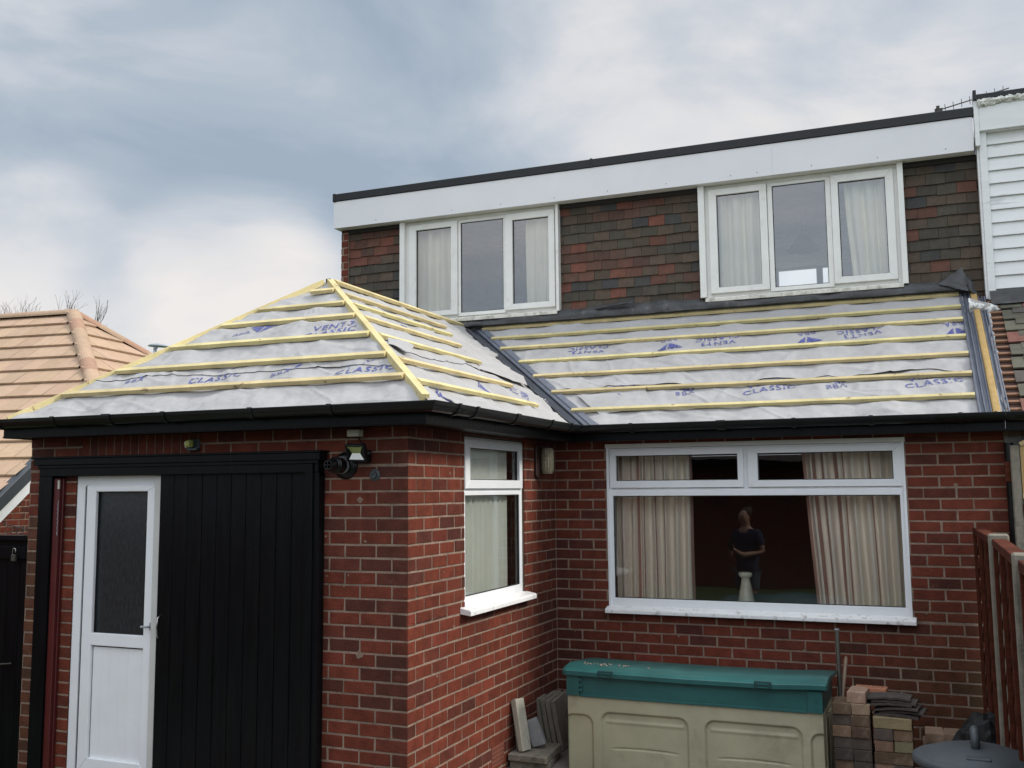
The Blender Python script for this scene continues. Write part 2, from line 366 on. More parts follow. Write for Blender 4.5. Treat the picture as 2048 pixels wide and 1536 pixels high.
# ------------------------------------------------------------------ roof planes
TP = .66; KP = math.sqrt(1+TP*TP)
class Plane:
    def __init__(s, o, u, h):                    # o on the eaves, u along the eaves, h horizontal up-slope direction
        s.o = Vector(o); s.u = Vector(u); s.v = Vector((h[0], h[1], TP)).normalized(); s.n = s.u.cross(s.v).normalized()
        if s.n.z < 0: s.n = -s.n
    def p(s, u, v, h=0): return s.o+s.u*u+s.v*v+s.n*h
ZE = 1.59
R_MAIN = Plane((0, -.3, ZE), (1, 0, 0), (0, 1))
R_FRONT = Plane((0, -3.0, ZE), (1, 0, 0), (0, 1))
R_SIDE = Plane((.3, 0, ZE), (0, 1, 0), (-1, 0))
R_LEFT = Plane((-3.10, 0, ZE), (0, 1, 0), (.8085, 0))       # steeper: the left slope is narrower
BAT = {'main': [(-1.31, 3.289, 1.465), (-1.107, 3.294, 1.24), (-.922, 3.297, 1.025), (-.613, 3.303, .752), (-.367, 3.305, .484), (-.089, 3.311, .205), (.194, 3.312, -.088)],
       'side': [(-1.386, .428, -1.287+.02), (-1.596, .153, -1.094+.02), (-1.825, -.142, -.861+.02), (-2.101, -.36, -.575+.02), (-2.493, -.50, -.238+.03), (-2.766, -.648, .071)],
       'front': [(-1.56, -1.44, -1.35), (-1.728, -1.201, -1.60), (-2.013, -.951, -1.83), (-2.253, -.679, -2.126), (-2.50, -.376, -2.43), (-2.768, -.103, -2.716)]}
def bv(key):
    if key == 'main': return [(y+.3)*KP for _, _, y in BAT['main']]
    if key == 'side': return [(.3-x)*KP for _, _, x in BAT['side']]
    return [(y+3)*KP for _, _, y in BAT['front']]
BVS = {k: bv(k) for k in BAT}
def mh(key, u, v):
    """height of the sagging membrane above the rafter plane"""
    sd_ = {'main': 1.3, 'side': 9.1, 'front': 17.7, 'left': 30}[key]
    h = .014*nz(u*1.6, v*3.2, sd_) + .008*nz(u*5, v*7, sd_+5) + .0035*nz(u*15, v*11, sd_+9)
    # drape: billows up just below each batten, pinned at the battens; hangs between rafters (0.45 m apart)
    raf = .5-.5*math.cos(2*PI*u/.45); near = 1e9
    for b in BVS.get(key, []): near = min(near, abs(v-b))
    pin = min(1, near/.05)
    big = max(0, nz(u*2.3, v*1.1, sd_+20))
    sc = .012*abs(nz(u*6.5, v*2.0, sd_+31))*math.exp(-((near-.06)/.035)**2)
    crease = .009*max(0, 1-abs(nz(u*2.2+v*2.6, v*1.4-u*.4, sd_+40))*13)+.007*max(0, 1-abs(nz(u*1.4-v*3.1, v*1.1+u*.9, sd_+55))*12)
    return -.010*raf+pin*(h*1.45+.026*big+sc+crease)+.004
def membrane(key, plane, ub, v0, v1, parent, name='roof_membrane', nv=90, du=.03, lift=None, base=0.0, wav=None):
    mb = MB(); P = []
    nu = 200
    for i in range(nv+1):
        v = v0+(v1-v0)*i/nv; a, b = ub(v); row = []
        for j in range(nu+1):
            u = a+(b-a)*j/nu; vv = v
            if wav and i == 0: vv = v+wav(u)
            elif wav: vv = v+wav(u)*(1-i/nv)
            h = mh(key, u, vv)+base
            if lift: h += lift(u, (vv-v0))
            row.append(plane.p(u, vv, h))
        P.append(row)
    mb.grid(P)
    return mb.build(name, memb_m, parent, smooth=True, recalc=False)
def flip_up(o):
    me = o.data
    if me.polygons and sum(p.normal.z*p.area for p in me.polygons) < 0:
        me.flip_normals()
FONT_CACHE = {}
def text_on(plane, key, s, u, v, size, ang, parent, bold=.006, off=.004, shear=0, base=0):
    cu = bpy.data.curves.new('lettering', 'FONT'); cu.body = s; size *= .97; cu.size = size; cu.offset = size*bold*2; cu.align_x = 'CENTER'; cu.align_y = 'CENTER'; cu.resolution_u = 2
    cu.space_line = 1.0; cu.space_character = 1.14; cu.shear = shear
    t = bpy.data.objects.new('tmp', cu); COL.objects.link(t); bpy.context.view_layer.update()
    me = bpy.data.meshes.new_from_object(t.evaluated_get(bpy.context.evaluated_depsgraph_get())); bpy.data.objects.remove(t); bpy.data.curves.remove(cu)
    ca, sa = math.cos(ang), math.sin(ang)
    for p in me.vertices:
        x, y = p.co.x, p.co.y; uu = u+x*ca-y*sa; vv = v+x*sa+y*ca
        p.co = plane.p(uu, vv, mh(key, uu, vv)+off+base)
    me.materials.clear(); me.materials.append(ink)
    o = bpy.data.objects.new('printed_lettering', me); COL.objects.link(o); o.parent = parent; o.matrix_parent_inverse = world_of(parent).inverted()
    return o
def emblem(plane, key, u, v, size, ang, parent, off=.004, base=0):
    """solid arrow-like triangle under the letters BBA"""
    mb = MB(); ca, sa = math.cos(ang), math.sin(ang)
    def Q(x, y):
        x *= size; y *= size; uu = u+x*ca-y*sa; vv = v+x*sa+y*ca
        return plane.p(uu, vv, mh(key, uu, vv)+off+base)
    for poly in ([(-1.1, .62), (1.2, .62), (1.0, .50), (-.92, .50)], [(-.95, .42), (.15, .42), (-.1, -.6)], [(.3, .42), (.95, .42), (.05, -.6)]):
        n = 6; pl = []
        for i in range(len(poly)):
            a, b = poly[i], poly[(i+1) % len(poly)]
            for k in range(n): pl.append(Q(a[0]+(b[0]-a[0])*k/n, a[1]+(b[1]-a[1])*k/n))
        mb.add(pl, [tuple(range(len(pl)))])
    return mb.build('printed_emblem', ink, parent, recalc=False)

# ------------------------------------------------------------------ GROUND (setting)
mb = MB(); mb.quad((-600, -600, GZ-.012), (600, -600, GZ-.012), (600, 900, GZ-.012), (-600, 900, GZ-.012)); tag(mb.build('ground', grass_m), kind='structure')
mb = MB(); mb.quad((-3.1, -6.5, GZ), (3.6, -6.5, GZ), (3.6, 0, GZ), (-3.1, 0, GZ)); tag(mb.build('yard_pavement', ground_m), kind='structure')

# ------------------------------------------------------------------ THE HOUSE
house = thing('semi_detached_house', 'brick house with rear dormer, roof stripped to grey membrane and pale battens', 'house', (0, 0, GZ))
OW = [(-2.702, -.66, GZ-1, 1.235)]
def blend(c, d, k): k = min(1, max(0, k)); return tuple(a+(b-a)*k for a, b in zip(c, d))
def dirt_tone_main(u, z, c):      # algae on the damp lower right of the wall, darker bricks towards the inner corner, more so lower down
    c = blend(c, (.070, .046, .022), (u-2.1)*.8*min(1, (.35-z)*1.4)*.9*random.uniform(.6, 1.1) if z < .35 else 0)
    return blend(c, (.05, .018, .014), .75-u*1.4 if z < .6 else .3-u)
def dirt_front(u, z, c):     # run-off grime on the outer arris
    c = blend(c, (.060, .026, .018), .35 if u > -.13 else 0)
    return blend(c, (.085, .058, .032), .5 if u < -3.0 and z < .95 else 0)
def tone_side(u, z, c):  # darker bricks towards the inner corner, reaching further out low down
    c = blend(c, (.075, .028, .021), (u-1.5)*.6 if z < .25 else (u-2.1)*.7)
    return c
mb = MB(); brick_wall(mb, (0, 0, 0), (1, 0, 0), (0, -1, 0), 0, 3.488, GZ, 1.50, [(.462, 2.806, .098, 1.462)], dirt_tone=dirt_tone_main)
mb.box(-.06, .004, -.003, .12, GZ, 1.50, 1); mb.box(3.47, 3.50, .004, .12, GZ, 1.50, 1); mb.box(.0, .455, .012, .12, GZ, 1.50, 1); mb.box(2.812, 3.488, .012, .12, GZ, 1.50, 1); mb.box(.455, 2.812, .012, .12, GZ, .09, 1); mb.box(.455, 2.812, .03, .12, 1.462, 1.50, 1)
for (a, b) in ((.452, .462), (2.806, 2.816)): mb.box(a, b, .0, .05, .098, 1.447, 1)
mb.build('wall', [brick_m, mortar_m], house, tint=True)
mb = MB(); brick_wall(mb, (0, -2.7, 0), (0, 1, 0), (1, 0, 0), 0, 2.7, GZ, 1.50, [(.835, 1.975, .268, 1.475)], dirt_tone=tone_side)
mb.box(-.12, -.012, -2.69, -1.872, GZ, 1.50, 1); mb.box(-.12, -.012, -.718, -.002, GZ, 1.50, 1); mb.box(-.12, -.012, -1.872, -.718, GZ, .262, 1); mb.box(-.12, -.03, -1.872, -.718, 1.47, 1.50, 1)
mb.build('wall', [brick_m, mortar_m], house, tint=True)
mb = MB(); brick_wall(mb, (0, -2.7, 0), (1, 0, 0), (0, -1, 0), -3.152, 0, GZ, 1.50, OW+[(-2.66, -1.62, 1.336, 1.50)], dirt_tone=dirt_front)
for i in range(14):      # soldier course over the opening
    a = -2.655+i*.0738; c = tint_red(); mb.box(a, a+.064, -2.7-random.uniform(-.001, .002), -2.68, 1.336, 1.50, 0, c)
mb.box(-2.66, -1.62, -2.697, -2.67, 1.336, 1.50, 1)
mb.box(-3.152, -2.705, -2.688, -2.6, GZ, 1.50, 1); mb.box(-.65, -.125, -2.688, -2.6, GZ, 1.50, 1); mb.box(-2.705, -.65, -2.688, -2.6, 1.24, 1.50, 1)
mb.quad((-3.152, -2.69, GZ), (-3.152, 1.5, GZ), (-3.152, 1.5, 1.5), (-3.152, -2.69, 1.5), 1)
mb.build('wall', [brick_m, mortar_m], house, tint=True)
lime = mat('lime_smear', (.20, .135, .10), .95, .3, 30, .4, 60)
def smears(spots):
    for (o, u, nn, r) in spots:
        mb = MB(); o, u, nn = Vector(o), Vector(u), Vector(nn); n = 11
        mb.add([o+nn*.0028+u*r*math.cos(2*PI*k/n)*(.7+.6*random.random())+Vector((0, 0, r*math.sin(2*PI*k/n)*(.6+.7*random.random()))) for k in range(n)], [tuple(range(n))])
        mb.build('mortar_smear', lime, house, recalc=False)
FN, FU = (0, -1, 0), (1, 0, 0)
smears([((-.340, -2.7, 1.03), FU, FN, .020), ((-.335, -2.7, .075), FU, FN, .024), ((-.59, -2.7, .80), FU, FN, .009), ((-.58, -2.7, .55), FU, FN, .007), ((-.45, -2.7, .49), FU, FN, .008), ((-.42, -2.7, .56), FU, FN, .006), ((-.30, -2.7, .77), FU, FN, .010),
        ((.22, 0, .17), FU, FN, .014), ((.16, 0, -.085), FU, FN, .012), ((1.04, 0, -.09), FU, FN, .013), ((2.02, 0, -.16), FU, FN, .014), ((2.90, 0, .16), FU, FN, .012), ((2.94, 0, .165), FU, FN, .009), ((3.15, 0, 1.10), FU, FN, .013), ((2.94, 0, -.17), FU, FN, .012),
        ((0, -2.2, .55), (0, 1, 0), (1, 0, 0), .008), ((0, -2.05, .18), (0, 1, 0), (1, 0, 0), .010), ((0, -2.3, -.1), (0, 1, 0), (1, 0, 0), .009), ((0, -2.1, 1.2), (0, 1, 0), (1, 0, 0), .010)])
# interior of the extension behind the door (dark)
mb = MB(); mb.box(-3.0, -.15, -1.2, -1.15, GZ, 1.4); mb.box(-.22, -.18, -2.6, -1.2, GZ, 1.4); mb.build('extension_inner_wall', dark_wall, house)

# eaves: soffit, fascia, gutter swept along the eaves line
def sweep(mb, path, prof, mi=0, closed=True, caps=True):
    path = [Vector((p[0], p[1])) for p in path]; n = len(path); rings = []
    for i in range(n):
        ds = []
        if i > 0: ds.append((path[i]-path[i-1]).normalized())
        if i < n-1: ds.append((path[i+1]-path[i]).normalized())
        rs = [Vector((d.y, -d.x)) for d in ds]
        if len(rs) == 2:
            m_ = (rs[0]+rs[1]).normalized(); k = 1/max(.3, m_.dot(rs[0])); off = m_*k
        else: off = rs[0]
        rings.append([(path[i].x+off.x*d, path[i].y+off.y*d, z) for d, z in prof])
    o = len(mb.v); m_ = len(prof)
    for r in rings: mb.v += r
    for i in range(n-1):
        for k in range(m_ if closed else m_-1):
            a = o+i*m_+k; b = o+i*m_+(k+1) % m_
            mb.f.append((a, b, b+m_, a+m_)); mb.mi.append(mi); mb.c.append((1, 1, 1))
    if caps and closed:
        mb.f.append(tuple(range(o, o+m_))); mb.mi.append(mi); mb.c.append((1, 1, 1))
        mb.f.append(tuple(range(o+(n-1)*m_, o+n*m_))); mb.mi.append(mi); mb.c.append((1, 1, 1))
EP = [(-3.16, 1.45), (-3.16, -2.95), (.25, -2.95), (.25, -.25), (3.49, -.25)]
FAS = [(-.022, 1.478), (0, 1.478), (0, 1.60), (-.022, 1.60)]
SOF = [(-.262, 1.487), (-.024, 1.487), (-.024, 1.495), (-.262, 1.495)]
def gut(r=.057, c=.060, z=1.600, th=.0035, n=12):
    o = [(c+r*math.cos(PI+PI*k/n), z+r*math.sin(PI+PI*k/n)*.98) for k in range(n+1)]
    i = [(c+(r-th)*math.cos(PI+PI*k/n), z+(r-th)*math.sin(PI+PI*k/n)) for k in range(n+1)][::-1]
    o = [(c-r-.001, z+.006)]+o+[(c+r+.003, z+.003), (c+r+.002, z+.008), (c+r-th, z+.008)]
    return o+i
def eaves(parent, path, name_extra=''):
    mb = MB(); sweep(mb, path, FAS); sweep(mb, path, [(0.0015, 1.484), (.005, 1.484), (.005, 1.492), (.0015, 1.492)]); mb.build('fascia_board', black_w, parent)
    mb = MB(); sweep(mb, path, SOF); mb.build('soffit', black_w, parent)
    mb = MB(); sweep(mb, path, gut()); g = mb.build('gutter', black_p, parent, smooth=False)
    return g
g = eaves(house, EP)
def collar(x, y, dx, dy, w, parent, r=.0635):
    """clip ring round the gutter; (dx,dy) is the outward direction"""
    mb = MB(); out = Vector((dx, dy, 0)); al = Vector((-dy, dx, 0)); n = 12; o0 = Vector((x, y, 1.600))+out*.060
    P = []
    for t in (-w/2, w/2):
        for rr in (r, r-.008):
            P.append([o0+al*t+out*rr*math.cos(PI+PI*k/n)+Vector((0, 0, rr*math.sin(PI+PI*k/n))) for k in range(n+1)])
    mb.grid([P[0], P[2]]); mb.grid([P[0], P[1]]); mb.grid([P[2], P[3]])
    mb.box(*(sorted((x+dx*.115-abs(dy)*w/2, x+dx*.128+abs(dy)*w/2))), *(sorted((y+dy*.115-abs(dx)*w/2, y+dy*.128+abs(dx)*w/2))), 1.598, 1.612)
    return mb.build('gutter_bracket', black_p, parent)
for x in (-3.1, -2.58, -2.1, -1.62, -.93, -.35): collar(x, -2.95, 0, -1, .03 if x != -2.1 else .07, g)
for y in (-2.72, -2.45, -1.75, -1.05, -.6): collar(.25, y, 1, 0, .03 if y != -1.75 else .06, g)
for x in (.78, 1.5, 2.05, 2.6, 3.2): collar(x, -.25, 0, -1, .03 if x != 1.5 else .07, g)

# roof membranes
me_main_lo = membrane('main', R_MAIN, lambda v: (.3-v/KP+.10, 3.32), -.03, .78, house, nv=60)
def lift(u, dv):
    s = max(0, 1-dv/.13); return s*s*(.002+.030*max(0, nz(u*1.7, 2.2))+ (.045*math.exp(-((u-2.95)/.16)**2)))
def wavm(u): return .025*nz(u*1.3, 7.7)+(.085*math.exp(-((u-2.98)/.17)**2))+.01
me_main_hi = membrane('main', R_MAIN, lambda v: (.3-v/KP+.10, 3.32), .655, 2.17, house, nv=90, base=.005, lift=lift, wav=wavm)
me_front_lo = membrane('front', R_FRONT, lambda v: (-3.10+.8085*v/KP, .3-v/KP), -.04, .80, house, nv=60)
def lift2(u, dv):
    s = max(0, 1-dv/.10); return s*s*(.001+.020*max(0, nz(u*2.1, 5.2)))
me_front_hi = membrane('front', R_FRONT, lambda v: (-3.10+.8085*v/KP, .3-v/KP), .575, 2.25, house, nv=80, base=.005, lift=lift2, wav=lambda u: .03*nz(u*1.7, 3.1))
me_side_lo = membrane('side', R_SIDE, lambda v: (-3.0+v/KP, -.3+v/KP-.06+.03*nz(v*4, 1.1)), -.04, 1.0, house, nv=70)
me_side_hi = membrane('side', R_SIDE, lambda v: (-3.0+v/KP, min(1.48, -.3+v/KP-.07+.05*nz(v*3.3, 8.1))), .86, 2.24, house, nv=80, base=.005, lift=lift2, wav=lambda u: .03*nz(u*1.9, 9.1))
me_left = membrane('left', R_LEFT, lambda v: (-3.0+v*.961, 1.45), -.03, 1.95, house, nv=30)
for o in (me_main_lo, me_main_hi, me_front_lo, me_front_hi, me_side_lo, me_side_hi, me_left): flip_up(o)
# hidden sheet added below the membrane so daylight does not shine through
mb = MB()
mb.add([R_MAIN.p(.45, .02, -.05), R_MAIN.p(3.45, .02, -.05), R_MAIN.p(3.45, 2.15, -.05), R_MAIN.p(-1.3, 2.15, -.05)], [(0, 1, 2, 3)])
mb.add([R_FRONT.p(-3.0, .05, -.05), R_FRONT.p(.15, .05, -.05), R_FRONT.p(-1.58, 2.2, -.05)], [(0, 1, 2)])
mb.add([R_SIDE.p(-2.9, .05, -.05), R_SIDE.p(-.35, .05, -.05), R_SIDE.p(1.48, 2.2, -.05), R_SIDE.p(-1.12, 2.2, -.05)], [(0, 1, 2, 3)])
mb.build('daylight_blocker', dark_felt, house, recalc=False)

# battens
def batten(plane, key, u0, u1, v, w=.040, h=.027, name='roof_batten', tw=0.0):
    mb = MB(); n = max(2, int((u1-u0)/.12)); base = .013
    sd_ = random.uniform(0, 50); rows = []
    for i in range(n+1):
        u = u0+(u1-u0)*i/n; dv = .004*nz(u*.8, sd_); dh = .002*nz(u*1.1, sd_+7)
        rows.append([plane.p(u, v-w/2+dv, base+dh), plane.p(u, v-w/2+dv, base+h+dh), plane.p(u, v+w/2+dv, base+h+dh), plane.p(u, v+w/2+dv, base+dh)])
    o = len(mb.v)
    for r in rows: mb.v += [tuple(q) for q in r]
    for i in range(n):
        for k in range(4):
            a = o+i*4+k; b = o+i*4+(k+1) % 4; mb.f.append((a, b, b+4, a+4)); mb.mi.append(0); mb.c.append((1, 1, 1))
    for f in ((o, o+1, o+2, o+3), (o+n*4, o+n*4+1, o+n*4+2, o+n*4+3)): mb.f.append(f); mb.mi.append(0); mb.c.append((1, 1, 1))
    # nails
    return mb.build(name, timber, house, bevel=.0015)
for (a, b, _), v in zip(BAT['main'], BVS['main']): batten(R_MAIN, 'main', a, b, v)
for (a, b, x_), v in zip(BAT['side'], BVS['side']): batten(R_SIDE, 'side', -1.12-(x_+1.58)+.035, b, v)
batten(R_SIDE, 'side', -1.12, 1.40, 2.20, w=.05, h=.030, name='ridge_batten')
for (a, b, y_), v in zip(BAT['front'], BVS['front']):
    run = -1.12-y_; batten(R_FRONT, 'front', max(-1.58-run*.8135+.045, -1.60) if y_ > -1.5 else -1.58-run*.8135+.045, -1.58+run-.035, v, w=.044, h=.030)
for i in range(5): batten(R_LEFT, 'left', -2.80+(.30+i*.35)*.961, 1.3, .30+i*.35)
def beam(p0, p1, w, h, name, up=(0, 0, 1), material=None):
    p0, p1 = Vector(p0), Vector(p1); d = (p1-p0).normalized(); s = d.cross(Vector(up)).normalized(); t = s.cross(d).normalized()
    mb = MB(); n = 14; rows = []
    for i in range(n+1):
        q = p0+(p1-p0)*i/n+s*.003*nz(i*.3, w*50)
        rows.append([q-s*w/2, q+s*w/2, q+s*w/2+t*h, q-s*w/2+t*h])
    o = 0
    for r in rows: mb.v += [tuple(x) for x in r]
    for i in range(n):
        for k in range(4):
            a = i*4+k; b = i*4+(k+1) % 4; mb.f.append((a, b, b+4, a+4)); mb.mi.append(0); mb.c.append((1, 1, 1))
    mb.f += [(0, 1, 2, 3), (n*4, n*4+1, n*4+2, n*4+3)]; mb.mi += [0, 0]; mb.c += [(1, 1, 1)]*2
    return mb.build(name, material or timber, house, bevel=.002)
AP = Vector((-1.58, -1.12, ZE+1.88*TP))
beam(AP+Vector((.0, 0, -.022)), Vector((.235, -2.935, ZE+.065*TP-.020)), .052, .048, 'hip_batten')
beam(AP+Vector((-.03, -.03, -.030)), Vector((-3.085, -2.97, ZE+.03*TP-.022)), .052, .048, 'hip_batten')
beam(AP+Vector((0, .02, -.028)), Vector((-1.58, 1.44, AP.z-.028)), .045, .05, 'ridge_timber')
mb = MB(); mb.box(-1.60, -1.56, -1.15, -1.10, AP.z-.03, AP.z+.022); mb.build('ridge_timber', iron, house)

# printing on the membrane
UP = PI+.16
for u in (.02, 1.255, 2.49): text_on(R_MAIN, 'main', 'VENT3\nCLASSIC', u, 1.485, .098, UP+.02, me_main_hi, base=.005)
for u in (.80, 2.03, 3.22):
    text_on(R_MAIN, 'main', 'BBA', u, 1.535, .085, UP+.12, me_main_hi, base=.005, bold=.002); emblem(R_MAIN, 'main', u+.02, 1.405, .115, UP+.12, me_main_hi, base=.005)
for u in (1.80, 3.03): text_on(R_MAIN, 'main', 'VENT3\nCLASSIC', u, .555, .105, .20, me_main_lo)
for u in (.55, 1.12, 2.33):
    text_on(R_MAIN, 'main', 'BBA', u, .515, .085, .28, me_main_lo, bold=.002); emblem(R_MAIN, 'main', u+.02, .615, .11, .28, me_main_lo)
for u, v in ((-1.01, 1.215),): text_on(R_FRONT, 'front', 'VENT3\nCLASSIC', u, v, .105, .16, me_front_hi, base=.005)
text_on(R_FRONT, 'front', 'BBA', -1.82, 1.235, .08, .2, me_front_hi, base=.005, bold=.002); emblem(R_FRONT, 'front', -1.68, 1.30, .10, .2, me_front_hi, base=.005)
for u in (-1.60, -.40): text_on(R_FRONT, 'front', 'VENT3\nCLASSIC', u, .565, .105, .16, me_front_lo)
for u in (-2.32, -1.06):
    text_on(R_FRONT, 'front', 'BBA', u, .53, .08, .24, me_front_lo, bold=.002); emblem(R_FRONT, 'front', u+.05, .61, .10, .24, me_front_lo)
emblem(R_SIDE, 'side', -2.56, .10, .15, .55, me_side_lo); text_on(R_SIDE, 'side', 'VENT3\nCLASSIC', -.55, .50, .10, PI+.5, me_side_lo)
emblem(R_SIDE, 'side', -1.30, .46, .10, .5, me_side_lo); text_on(R_SIDE, 'side', 'BBA', -2.10, .92, .08, .5, me_side_hi, base=.006)
text_on(R_SIDE, 'side', 'CLASSIC', -1.0, 1.50, .08, .4, me_side_hi, base=.005)

# torn corner of membrane lifting on the side slope, loose flap over the eaves
def flap(pts, name='membrane_flap', material=memb_m):
    mb = MB(); n = 10; P = []
    a, b, c_, d, bow = pts
    for i in range(n+1):
        r = []
        for j in range(n+1):
            s, t = i/n, j/n
            s = min(1, max(0, s+(.08*nz(t*4, a[0]*5) if 0 < i < n else 0)))
            q = (Vector(a)*(1-s)+Vector(b)*s)*(1-t)+(Vector(d)*(1-s)+Vector(c_)*s)*t
            q = q+Vector(bow)*math.sin(PI*t)*math.sin(PI*s*.8)+Vector((.006*nz(s*7, t*7, a[0]+3), .008*nz(s*6, t*6, a[0]+8), .010*nz(s*6, t*6, a[0])))
            r.append(q)
        P.append(r)
    mb.grid(P); return mb.build(name, material, house, smooth=True, recalc=False)
flap((R_SIDE.p(-2.22, .87, .03), R_SIDE.p(-2.06, .98, .035), R_SIDE.p(-1.92, .84, .075), R_SIDE.p(-2.10, .76, .045), (0, 0, .02)))
flap((R_SIDE.p(-.62, .90, .01), R_SIDE.p(-.28, 1.05, .01), R_SIDE.p(.26, .86, .06), R_SIDE.p(.06, .70, .03), (0, 0, .04)))
flap((R_SIDE.p(-2.55, .16, .01), R_SIDE.p(-1.9, .16, .01), R_SIDE.p(-1.8, -.02, .03), R_SIDE.p(-2.6, -.05, .02), (0, 0, .02)))
flap((R_MAIN.p(.16, .55, .014), R_MAIN.p(.75, .62, .014), R_MAIN.p(.92, .28, .018), R_MAIN.p(.45, .20, .014), (0, 0, .006)))
flap((R_FRONT.p(-.55, .05, .012), R_FRONT.p(.12, .05, .012), R_FRONT.p(.20, -.05, .02), R_FRONT.p(-.55, -.04, .016), (0, 0, .025)))

# valley trough: ridged strip following the valley line
def valley():
    mb = MB(); n = 50; P = []
    prof = [(-.13, .004), (-.085, .006), (-.08, .020), (-.072, .006), (-.05, .0), (-.042, .014), (-.034, .0), (.0, -.014), (.03, -.004), (.045, .002), (.052, .022), (.062, .022), (.070, .004), (.10, .004), (.108, .016), (.116, .004), (.17, .010)]
    for i in range(n+1):
        s = i/n; base = Vector((.335, -.335, ZE-.02))+Vector((-1.80, 1.80, 1.80*TP))*s; r = []
        for d, h in prof:
            hh = h+.012
            if d < 0: q = base+Vector((0, d, 0))+R_SIDE.n*hh
            elif d > 0: q = base+Vector((d*1.15, 0, 0))+R_MAIN.n*hh
            else: q = base+Vector((0, 0, hh))
            if d in (-.13, .17): q += Vector((.012*nz(s*22, d*9), 0, .008*nz(s*15, d)))
            r.append(q)
        P.append(r)
    mb.grid(P, cf=None)
    for i, f in enumerate(mb.f):
        j = i % (len(prof)-1)
        mb.mi[i] = 1 if j < 11 else 0
    o = mb.build('valley_trough', [trough_m, trough_d], house, recalc=False); flip_up(o)
valley()

# bonding gutter between the two roofs: grey ribbed trims, yellow foam strip between them
def strip(u0, u1, prof, v0, v1, material, name, shear=.036):
    mb = MB(); n = 30; P = []
    for i in range(n+1):
        v = v0+(v1-v0)*i/n; r = []
        for a, h in prof: r.append(R_MAIN.p(u0+(u1-u0)*a+shear*(1-v/2.2)*1.0+(.004*nz(v*9, a*3) if 0 < a < 1 else .0), v, h))
        P.append(r)
    mb.grid(P); o = mb.build(name, material, house, recalc=False); flip_up(o)
strip(3.285, 3.372, [(0, .005), (.05, .030), (.2, .032), (.3, .012), (.42, .012), (.5, .034), (.58, .034), (.66, .012), (.85, .014), (.9, .034), (1, .036)], -.03, 2.19, trough_m, 'bonding_gutter_trim')
strip(3.374, 3.430, [(0, .030), (.1, .044), (.3, .047), (.7, .046), (.9, .044), (1, .030)], -.03, 2.14, foam, 'foam_strip')
strip(3.432, 3.487, [(0, .036), (.1, .034), (.2, .012), (.4, .012), (.5, .032), (.6, .032), (.7, .012), (.85, .030), (1, .028)], -.03, 2.02, trough_m, 'bonding_gutter_trim', )

# ---------------- dormer
DY = 1.5
def tint_tile():
    r = random.random()
    if r < .58: c = (.050, .042, .032)
    elif r < .76: c = (.066, .042, .030)
    elif r < .82: c = (.042, .042, .040)
    elif r < .94: c = (.092, .036, .024)
    else: c = (.135, .040, .024)
    k = random.uniform(.8, 1.2); return tuple(q*k for q in c)
def tint_tile_at(x, z):
    f = nz(x*1.3+z*1.1, z*2.4-x*.4, 3.3); r = random.random()
    if r < .07+max(0, f)*1.25: c = random.choice([(.098, .038, .024), (.080, .037, .025), (.120, .040, .024)])
    elif r < .45+max(0, f)*1.5: c = (.066, .044, .029)
    elif r < .88: c = (.050, .041, .029)
    else: c = (.040, .038, .036)
    k = random.uniform(.8, 1.25); return tuple(q*k for q in c)
def hung(mb, x0, x1, z0, z1, red=1.0):
    g = .1005; w = .166; k = 0; z = z1-.02
    mb.box(x0, x1, DY+.03, DY+.05, z0, z1, 1)
    while z > z0-.02:
        off = (w/2 if k % 2 else 0)+random.uniform(-.004, .004); i = math.floor((x0-off)/w)-1
        while off+i*w < x1:
            a, b = max(x0, off+i*w+.0015), min(x1, off+(i+1)*w-.0015); i += 1
            if b-a < .01: continue
            dz = random.uniform(-.006, .004); dy = random.uniform(-.005, .003); zb = z-g+dz; tl = random.uniform(-.003, .003)
            mb.add([(a, DY-.004+dy, zb+tl), (b, DY-.004+dy, zb-tl), (b, DY+.012, zb+g+.02), (a, DY+.012, zb+g+.02),
                    (a, DY+.010+dy, zb+tl), (b, DY+.010+dy, zb-tl), (b, DY+.026, zb+g+.02), (a, DY+.026, zb+g+.02)],
                   [(0, 1, 2, 3), (4, 5, 1, 0), (0, 3, 7, 4), (1, 5, 6, 2)], 0, tint_tile_at(a, zb))
        z -= g; k += 1
for a, b, z_ in ((-2.975, -2.285, 2.55), (-.452, 1.018, 2.78), (2.885, 3.50, 2.78)):
    mb = MB(); hung(mb, a, b, z_, 4.03); mb.box(a, b, DY-.022, DY+.01, 3.985, 4.03, 1)
    mb.build('hung_tile_cladding', [tile_m, dark_felt], house, tint=True, recalc=False)
mb = MB(); brick_wall(mb, (0, DY-.03, 0), (1, 0, 0), (0, -1, 0), -3.058, -2.98, 2.3, 4.03)
mb.box(-3.058, -2.98, DY-.02, 7.0, 2.3, 4.03, 1); brick_wall(mb, (-3.062, DY-.03, 0), (0, 1, 0), (-1, 0, 0), 0, 5.5, GZ, 4.03)
mb.build('wall', [brick_m, mortar_m], house, tint=True)
mb = MB(); mb.box(-3.093, 3.478, 1.35, 1.366, 4.030, 4.337); mb.box(-3.093, -3.077, 1.366, 7.2, 4.030, 4.337)
mb.box(1.738, 1.752, 1.3475, 1.35, 4.032, 4.335)
mb.build('dormer_fascia', fascia_w, house, bevel=.003)
mb = MB(); mb.box(-3.077, 3.478, 1.366, 1.50, 4.032, 4.040); mb.build('dormer_soffit', upvc_old, house)
mb = MB()
for i, x in enumerate([-2.55, -1.62, -1.05, -.45, .12, .72, 1.35, 1.60, 2.1, 2.68, 3.25]):
    mb.lathe((x, 1.3505, 4.075), [(.001, .0045), (.005, .004), (.007, 0)], 10, (0, -1, 0))
mb.build('fascia_pin', galv, house)
